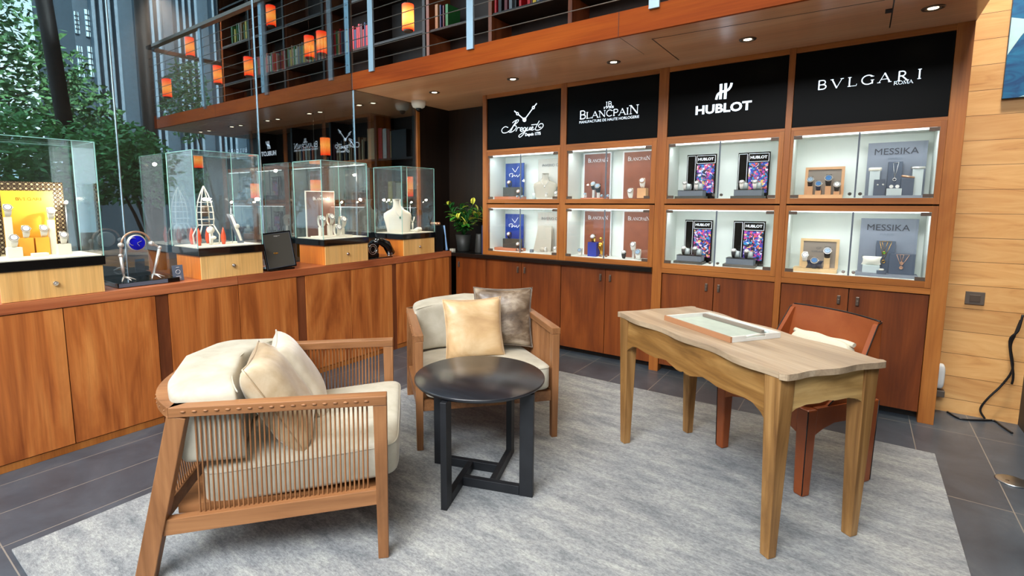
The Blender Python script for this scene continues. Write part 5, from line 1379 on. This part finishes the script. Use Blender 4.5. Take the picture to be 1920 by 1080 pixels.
# ------------------------------------------------------------------ desk
DA = math.radians(-36)
t = thing('desk', 'oak writing desk with wavy-edged top and tapered legs on the right of the rug', 'desk', (0, 0, 0))
HX, HY = .572, .272
def edge(u):   # outline, u in 0..4
    k = int(u) % 4; f = u-int(u)
    return k, f
pl = []
n = 26
def wav2(s_): return .006*math.cos(s_*PI*2)
def wav(s_): return .011*math.cos(s_*PI*3)-.004*math.cos(s_*PI)
for i in range(n+1):
    s_ = -1+2*i/n; pl.append((s_*(HX-.035), -HY-.002+wav(s_)*-1+.006))
pl += [(HX-.035+.035*math.sin(a), -HY+.022-.022*math.cos(a)) for a in np.linspace(.3, PI/2, 5)]
for i in range(1, 14):
    s_ = -1+2*i/14; pl.append((HX-.004+wav2(s_), s_*(HY-.03)))
pl += [(HX-.035+.035*math.cos(a), HY-.022+.022*math.sin(a)) for a in np.linspace(0, PI/2-.3, 5)]
for i in range(n+1):
    s_ = 1-2*i/n; pl.append((s_*(HX-.035), HY+wav(s_)*1-.006))
pl += [(-HX+.035-.035*math.sin(a), HY-.022+.022*math.cos(a)) for a in np.linspace(.3, PI/2, 5)]
for i in range(1, 14):
    s_ = 1-2*i/14; pl.append((-HX+.004-wav2(s_), s_*(HY-.03)))
pl += [(-HX+.035-.035*math.cos(a), -HY+.022-.022*math.sin(a)) for a in np.linspace(0, PI/2-.3, 5)]
MB().prism(pl, Matrix.Translation((0, 0, .750)), .025).build('desk_top', 'desk_top', t)
lx, ly = .508, .222
for sx_ in (-1, 1):
    for sy_ in (-1, 1):
        MB().rbox((sx_*lx, sy_*ly, .375), .076, .076, .75, bev=.004, taper=.55).build('leg', 'desk_oak', t)
def apron(L, M, nm):
    prof = [(-L, .750), (-L, .560), (-L+.02, .583), (-L+.06, .606), (-L+.10, .612), (-.62*L, .604), (-.45*L, .603), (-.36*L, .612), (-.27*L, .616), (-.20*L, .606), (-.1*L, .593), (-.04*L, .592), (0, .600)]
    poly = prof+[(-x, z) for x, z in prof[::-1][1:]]
    return MB().prism([(x, z) for x, z in poly], M, .02).build(nm, 'desk_oak_h', t)
RX = Matrix.Rotation(PI/2, 4, 'X')
apron(lx-.03, Matrix.Translation((0, -ly-.010, 0)) @ RX, 'apron')
apron(lx-.03, Matrix.Translation((0, ly+.030, 0)) @ RX, 'apron')
def apron2(xo):
    L = ly-.03
    prof = [(-L, .750), (-L, .600), (-L+.03, .618), (-L+.08, .628), (-.2*L, .626), (0, .632)]
    poly = prof+[(-x, z) for x, z in prof[::-1][1:]]
    MB().prism(poly, Matrix.Translation((xo-.01, 0, 0)) @ Matrix.Rotation(PI/2, 4, 'Z') @ RX, .02).build('apron', 'desk_oak_y_lit', t)
apron2(lx+.018); apron2(-lx+.012)
t.location = (-.484, 2.665, .010); t.rotation_euler = (0, 0, DA)
def deskM(x, y, z): return Matrix.Translation((-.484, 2.665, .010)) @ Matrix.Rotation(DA, 4, 'Z') @ Matrix.Translation((x, y, z))
t = thing('serving_tray', 'shallow whitewashed tray with a grey rod lying in it on the desk', 'tray', tuple(deskM(-.07, .01, .7755).translation))
x0, x1, y0, y1 = -.305, .165, -.14, .155
def tb(a, b_, c, d, e, f, nm, mt_, par=None, bev=.001):
    return MB().obox(deskM((a+b_)/2, (c+d)/2, (e+f)/2), (b_-a)/2, (d-c)/2, (f-e)/2, bev).build(nm, mt_, par or t)
tb(x0+.012, x1-.012, y0+.012, y1-.012, .7755, .783, 'bottom', 'tray_base')
tb(x0, x1, y0, y0+.012, .7755, .802, 'rim_side', 'tray_side'); tb(x0, x1, y1-.012, y1, .7755, .802, 'rim_side', 'tray_white')
tb(x0, x0+.012, y0+.012, y1-.012, .7755, .802, 'rim_end', 'tray_white')
tb(x1-.012, x1, y0+.012, y1-.012, .7755, .790, 'rim_end', 'tray_white')
hd = MB()
for a, b_ in ((y0+.012, y0+.09), (y1-.09, y1-.012)): hd.obox(deskM(x1-.006, (a+b_)/2, .796), .006, (b_-a)/2, .006)
hd.tube([deskM(x1-.006, y0+.08, .797).translation, deskM(x1-.006, (y0+y1)/2, .801).translation, deskM(x1-.006, y1-.08, .797).translation], .005, 8)
hd.build('handle', 'tray_white', t)
M1 = deskM(0, 0, 0)
solid('rod', 'grey square rod lying along the back of the white tray', 'rod', lambda m: m.bar(M1 @ Vector((-.285, .105, .7915)), M1 @ Vector((.10, .115, .7915)), .02, .016, bev=.002), 'tray_bar')
solid('glass_tube', 'clear rounded strip lying beside the grey rod in the tray', 'strip', lambda m: m.tube([M1 @ Vector((-.27, .130, .791)), M1 @ Vector((.11, .134, .791)), M1 @ Vector((.135, .118, .791)), M1 @ Vector((.14, .09, .791))], .007, 8), 'stand_pale')

# ------------------------------------------------------------------ leather chair
t = thing('leather_chair', 'orange leather dining chair with wrapped legs and high piped back behind the desk', 'chair', (0, 0, 0))
for sx_ in (-1, 1):
    for sy_ in (-1, 1):
        lg = MB().rbox((sx_*.255, sy_*.205, .218), .064, .064, .436, bev=.008, taper=.78).build('leg', 'leather_orange', t)
        MB().tube([(sx_*.285, sy_*.235, .43), (sx_*.278, sy_*.229, .01)], .0025, 6).build('seam_piping', 'black_plastic', lg)
m = MB()
def skirt(L, M): m.prism([(-L, .44), (-L, .31), (-L+.05, .335), (-L+.12, .355), (L-.12, .355), (L-.05, .335), (L, .31), (L, .44)], M, .022)
skirt(.225, Matrix.Translation((0, .232, 0)) @ RX); m.build('seat_skirt', 'leather_orange', t)
m = MB(); skirt(.225, Matrix.Translation((0, -.208, 0)) @ RX); m.build('seat_skirt', 'leather_orange', t)
for xo in (-.284, .262):
    m = MB(); skirt(.18, Matrix.Translation((xo, 0, 0)) @ Matrix.Rotation(PI/2, 4, 'Z') @ RX); m.build('seat_skirt', 'leather_orange', t)
superq(MB(), lambda x, y, z: Vector((x, y, z+.44)), .262, .21, .035, .3, .2).build('seat', 'leather_orange', t)
def bk(u, v, off):
    w_ = .272-.030*v; x = (2*u-1)*w_; z = .44+.375*v
    return Vector((x, -.225-.05*v-.03*(1-(2*u-1)**2)+off, z+.006*math.sin(PI*u)))
m = MB(); n = 16
m.grid(lambda u, v: bk(u, v, 0), n, 8); m.grid(lambda u, v: bk(u, v, .032), n, 8)
m.grid(lambda u, v: bk(u, 1, .032*v), n, 1); m.grid(lambda u, v: bk(0, u, .032*v), 8, 1); m.grid(lambda u, v: bk(1, u, .032*v), 8, 1)
m.build('backrest', 'leather_orange', t)
for sx_ in (-1, 1):
    yz = [(-.225, .44), (-.262, .812), (-.235, .80), (-.12, .60), (.02, .49), (.10, .44)]
    m = MB(); A_ = [Vector((sx_*(.276-.030*max(0, (z-.44)/.37)), y, z)) for y, z in yz]; B_ = [a_-Vector((sx_*.024, 0, 0)) for a_ in A_]
    va = [m.bm.verts.new(q) for q in A_]; vb = [m.bm.verts.new(q) for q in B_]; m._f(va); m._f(vb[::-1])
    for i in range(6): m._f([va[i], va[(i+1) % 6], vb[(i+1) % 6], vb[i]])
    wg = m.build('side_wing', 'leather_orange', t)
    MB().tube([a_+Vector((sx_*.001, 0, .002)) for a_ in A_[1:]], .003, 6).build('seam_piping', 'black_plastic', wg)
MB().tube([bk(u, 1, .016)+Vector((0, 0, .003)) for u in np.linspace(0, 1, 14)], .0045, 6).build('seam_piping', 'black_plastic', t)
t.location = (-.225, 3.085, .010); t.rotation_euler = (0, 0, math.radians(144.6))
Mc = Matrix.Translation((-.225, 3.085, .010)) @ Matrix.Rotation(math.radians(144.6), 4, 'Z') @ Matrix.Translation((-.03, -.125, .580)) @ Matrix.Rotation(math.radians(14), 4, 'X')
tc_ = thing('seat_cushion', 'cream woven cushion with corded edges leaning on the back of the leather chair', 'cushion', tuple(Mc.translation))
superq(MB(), lambda x, y, z: Mc @ Vector((x, y, z)), .165, .04, .125, .35, .3).build('cover', 'cream_weave', tc_)
m = MB()
for z in (.12, -.12): m.tube([Mc @ Vector((x, 0, z)) for x in np.linspace(-.165, .165, 5)], .012, 8)
m.bm.free()
MB().tube([Mc @ Vector((x, .0, .118+.003*math.sin(40*x))) for x in np.linspace(-.168, .168, 20)], .013, 8).build('corded_edge', 'cream_weave', tc_)

# ------------------------------------------------------------------ right wall fittings
WY = 4.528
p = unp(1827.5, 559, 1, WY); hw = (unp(1846, 559, 1, WY).x-unp(1809, 559, 1, WY).x)/2; hh = .05
t = thing('light_switch', 'square dark light switch on the oak boarded wall', 'switch', (p.x, WY-.01, p.z-.04))
MB().box(p.x-hw, p.x+hw, WY-.010, WY, p.z-.042, p.z+.042, .002).build('frame', 'grey_plastic', t)
MB().box(p.x-hw*.55, p.x+hw*.55, WY-.014, WY-.010, p.z-.022, p.z+.022, .001).build('rocker', 'dark_metal', t)
a = unp(1879, 185, 1, WY-.03)
t = thing('painting', 'frameless blue painting with pale bands hanging on the oak wall at right edge', 'painting', (a.x+.1, WY-.02, a.z))
pb = MB().box(a.x, .912, WY-.030, WY-.002, a.z, a.z+.95, .001).build('canvas', 'canvas_blue', t)
z = a.z; x = a.x
MB().prism([(x+.001, z+.48), (x+.001, z+.26), (x+.05, z+.36), (x+.075, z+.40), (x+.11, z+.33), (.911, z+.31), (.911, z+.42), (x+.06, z+.46)], Matrix.Translation((0, WY-.031, 0)) @ RX, .001).build('pale_band', 'canvas_pale', t)
MB().prism([(x+.07, z+.002), (.911, z+.002), (.911, z+.06)], Matrix.Translation((0, WY-.031, 0)) @ RX, .001).build('pale_band', 'canvas_pale', t)
MB().prism([(x+.001, z+.93), (x+.02, z+.90), (x+.04, z+.93), (x+.06, z+.89), (x+.09, z+.93), (.911, z+.9), (.911, z+.949), (x+.001, z+.949)], Matrix.Translation((0, WY-.031, 0)) @ RX, .001).build('pale_band', 'canvas_pale', t)
p = unp(1898, 903, 2, 0)
t = thing('floor_outlet', 'round polished metal floor outlet cover on the slate tiles at right', 'outlet', (p.x, p.y, .0005))
MB().lathe((p.x, p.y, .0005), [(.066, 0), (.066, .004), (.060, .006), (0, .006)], 36).build('cover', 'steel', t)
MB().lathe((p.x-.02, p.y-.012, .0068), [(.008, 0), (0, .001)], 14).build('screw', 'dark_metal', t)
def cable(pts, label, y=4.49, r=.006):
    P3 = [unp(a_, b_, 1, y) for a_, b_ in pts]; P3 = [Vector((q.x, q.y-.01*(i % 2), max(q.z, r+.001))) for i, q in enumerate(P3)]
    q2 = smooth_path([(q.x, q.z) for q in P3], 5); yy = np.interp(np.linspace(0, 1, len(q2)), np.linspace(0, 1, len(P3)), [q.y for q in P3])
    solid('power_cable', label, 'cable', lambda m: m.tube([(a_[0], yv, max(a_[1], r)) for a_, yv in zip(q2, yy)], r, 8), 'black_plastic')
cable([(1914, 600), (1902, 628), (1895, 650), (1898, 690), (1880, 720), (1850, 748), (1838, 768), (1846, 784)], 'black cable hanging down the oak wall in a loose curve')
cable([(1918, 590), (1908, 620), (1893, 640), (1899, 700), (1897, 720)], 'second black cable beside the hanging one at the wall corner', 4.47)
fl_pts = [unp(a_, b_, 2, .006) for a_, b_ in ((1764, 742), (1775, 765), (1800, 785), (1840, 788), (1860, 783), (1880, 800), (1898, 812))]
q2 = smooth_path([(q.x, min(q.y, 4.5)) for q in fl_pts], 5)
solid('power_cable', 'black cable lying on the floor beside the right post', 'cable', lambda m: m.tube([(a_[0], a_[1], .006) for a_ in q2], .006, 8), 'black_plastic')
t = thing('wall_adapter', 'white plastic device half hidden behind the rightmost post near the floor', 'device', (.53, 4.46, .12))
superq(MB(), lambda x, y, z: Vector((.508+x, 4.48+y, .255+z)), .03, .035, .085, .5, .4).build('body', 'white_plastic', t)
MB().box(.485, .545, 4.45, 4.51, .115, .16, .004).build('plug', 'grey_plastic', t)

# ------------------------------------------------------------------ outside: column, mast, facade, trees
tag(MB().cyl((-8.05, 3.05, -.06), (-8.05, 3.05, 5.2), .085, seg=24).build('column', 'mast'), 'dark round column at the left end of the gallery behind the glass', 'column')
a = unp(82, 0, 0, -6.5); b_ = unp(126, 257, 0, -6.5); d_ = (a-b_).normalized()
tag(MB().cyl(b_-d_*2.15, a+d_*1.6, .068, .068, 24).build('mast', 'mast'), 'dark leaning mast outside the glass in front of the trees', 'mast')
FXW = -14.0
t = thing('building', 'dark facade with vertical fins and tall lit windows across the street', 'building', (FXW-1, 7, -.2))
lo = 2.6
MB().box(FXW-3, FXW-.1, 4.0, 12.5, lo, 12).build('wall', 'facade', t)
MB().box(FXW-3, FXW-.4, 4.7, 12.5, -.2, lo-.003).build('ground_floor', 'facade_dark', t)
rg = random.Random(5)
y = 4.28
k = 0
while y < 8.4:
    if k % 6 not in (4, 5):
        MB().box(FXW-.1, FXW+.12, y, y+.06, lo-.02+(.0 if y > 5 else .15), 12).build('fin', 'facade_fin', t)
    k += 1; y += .145
for (x0, y0, x1, y1) in ((142, 20, 150, 60), (162, 16, 178, 66), (148, 85, 158, 142), (168, 86, 184, 142)):
    q0 = unp(x0, (y0+y1)/2, 0, FXW); q1 = unp(x1, (y0+y1)/2, 0, FXW); zt = unp(x0, y0, 0, FXW).z; zb = unp(x0, y1, 0, FXW).z
    w_ = MB().box(FXW-.095, FXW-.06, q0.y, q1.y, zb, zt).build('window', 'window_bright', t)
    m = MB()
    for j in range(1, 3): yy = q0.y+(q1.y-q0.y)*j/3; m.bar((FXW-.05, yy, zb), (FXW-.05, yy, zt), .015, .015, up=(0, 1, 0))
    for j in range(1, 5): zz = zb+(zt-zb)*j/5; m.bar((FXW-.05, q0.y, zz), (FXW-.05, q1.y, zz), .015, .015)
    m.build('window_bars', 'facade_dark', w_)
t = thing('building', 'pale low building with awning seen under the dark facade', 'building', (-20, 6, -.2))
MB().box(-22, -19, 3.0, 9.5, -.2, 2.3).build('wall', 'awning', t)
MB().box(-19, -18.2, 3.0, 9.5, 1.75, 1.82).build('awning', 'stand_pale', t)

def tree(base, blobs, n, mat, label, size, trunk_h, group=None, name='tree', seed=1):
    rg = random.Random(seed); t = thing(name, label, 'tree', tuple(base), group)
    tm = MB(); B = Vector(base); tm.tube([B, B+Vector((.05, .03, trunk_h*.5)), B+Vector((.0, .08, trunk_h))], [.07, .05, .03], 8)
    for c, r in blobs:
        c = Vector(c); tm.tube([B+Vector((0, .05, trunk_h*.7)), (B+Vector((0, 0, trunk_h))).lerp(c, .5), c], [.03, .018, .006], 6)
    tm.build('trunk', 'bark', t)
    fm = MB(); tot = sum(r[0]*r[1]*r[2] for _, r in blobs)
    for c, r in blobs:
        for i in range(int(n*r[0]*r[1]*r[2]/tot)):
            while True:
                q = Vector((rg.uniform(-1, 1), rg.uniform(-1, 1), rg.uniform(-1, 1)))
                if q.length < 1 and rg.random() < .25+.75*q.length: break
            p = Vector((c[0]+q.x*r[0], c[1]+q.y*r[1], c[2]+q.z*r[2]))
            d = Vector((rg.gauss(0, 1), rg.gauss(0, 1), rg.gauss(-.3, .5))).normalized(); s_ = d.orthogonal(); s_.rotate(Matrix.Rotation(rg.uniform(0, 6.3), 3, d)); s_.normalize()
            L = size*rg.uniform(.7, 1.2); W = L*.42
            v = [fm.bm.verts.new(p), fm.bm.verts.new(p+d*L*.45+s_*W*.5), fm.bm.verts.new(p+d*L), fm.bm.verts.new(p+d*L*.45-s_*W*.5)]
            fm._f(v)
    fm.build('foliage', mat, t, normals=False)
    return t
def bl(px, py, x, rx, ry, rz): q = unp(px, py, 0, x); return ((q.x, q.y, q.z), (rx, ry, rz))
tree((-8.2, .5, -.06), [bl(20, 120, -8, .8, .55, .75), bl(10, 40, -8, .7, .4, .45), bl(70, 170, -8, .7, .45, .55), bl(40, 215, -8, .8, .6, .5), bl(-60, 120, -8, .8, .7, 1.3)], 2600, 'tree_leaf', 'leafy tree outside at the far left with sky showing between its leaves', .11, 2.2, 'trees outside the glass', seed=11)
tree((-7.4, 2.0, -.06), [bl(128, 150, -7.4, .5, .2, .35), bl(150, 215, -7.4, .6, .35, .4), bl(175, 250, -7.4, .6, .35, .3)], 1500, 'tree_leaf', 'slender leafy tree outside just right of the dark mast', .09, 1.8, 'trees outside the glass', seed=12)
tree((-6.6, 2.45, -.06), [bl(225, 270, -6.6, .5, .32, .26), bl(260, 300, -6.6, .5, .32, .34), bl(215, 330, -6.6, .5, .36, .3), bl(280, 340, -6.6, .5, .3, .3)], 3600, 'bush_leaf', 'dense green bush outside between the first and second glass cases', .08, .9, 'bushes outside the glass', 'bush', seed=13)
tree((-6.4, 1.3, -.06), [bl(60, 300, -6.4, .6, .6, .45), bl(140, 310, -6.4, .6, .5, .45), bl(0, 330, -6.4, .6, .6, .45), bl(-40, 270, -6.4, .6, .6, .45)], 4200, 'bush_leaf', 'broad green bush outside behind the leftmost glass case', .09, .9, 'bushes outside the glass', 'bush', seed=14)
tree((-9.5, 4.6, -.06), [bl(350, 190, -9.5, .5, .35, .7), bl(330, 330, -9.5, .5, .5, .4)], 2200, 'tree_leaf', 'narrow leafy tree outside beyond the open gallery end', .1, 1.6, 'trees outside the glass', seed=15)
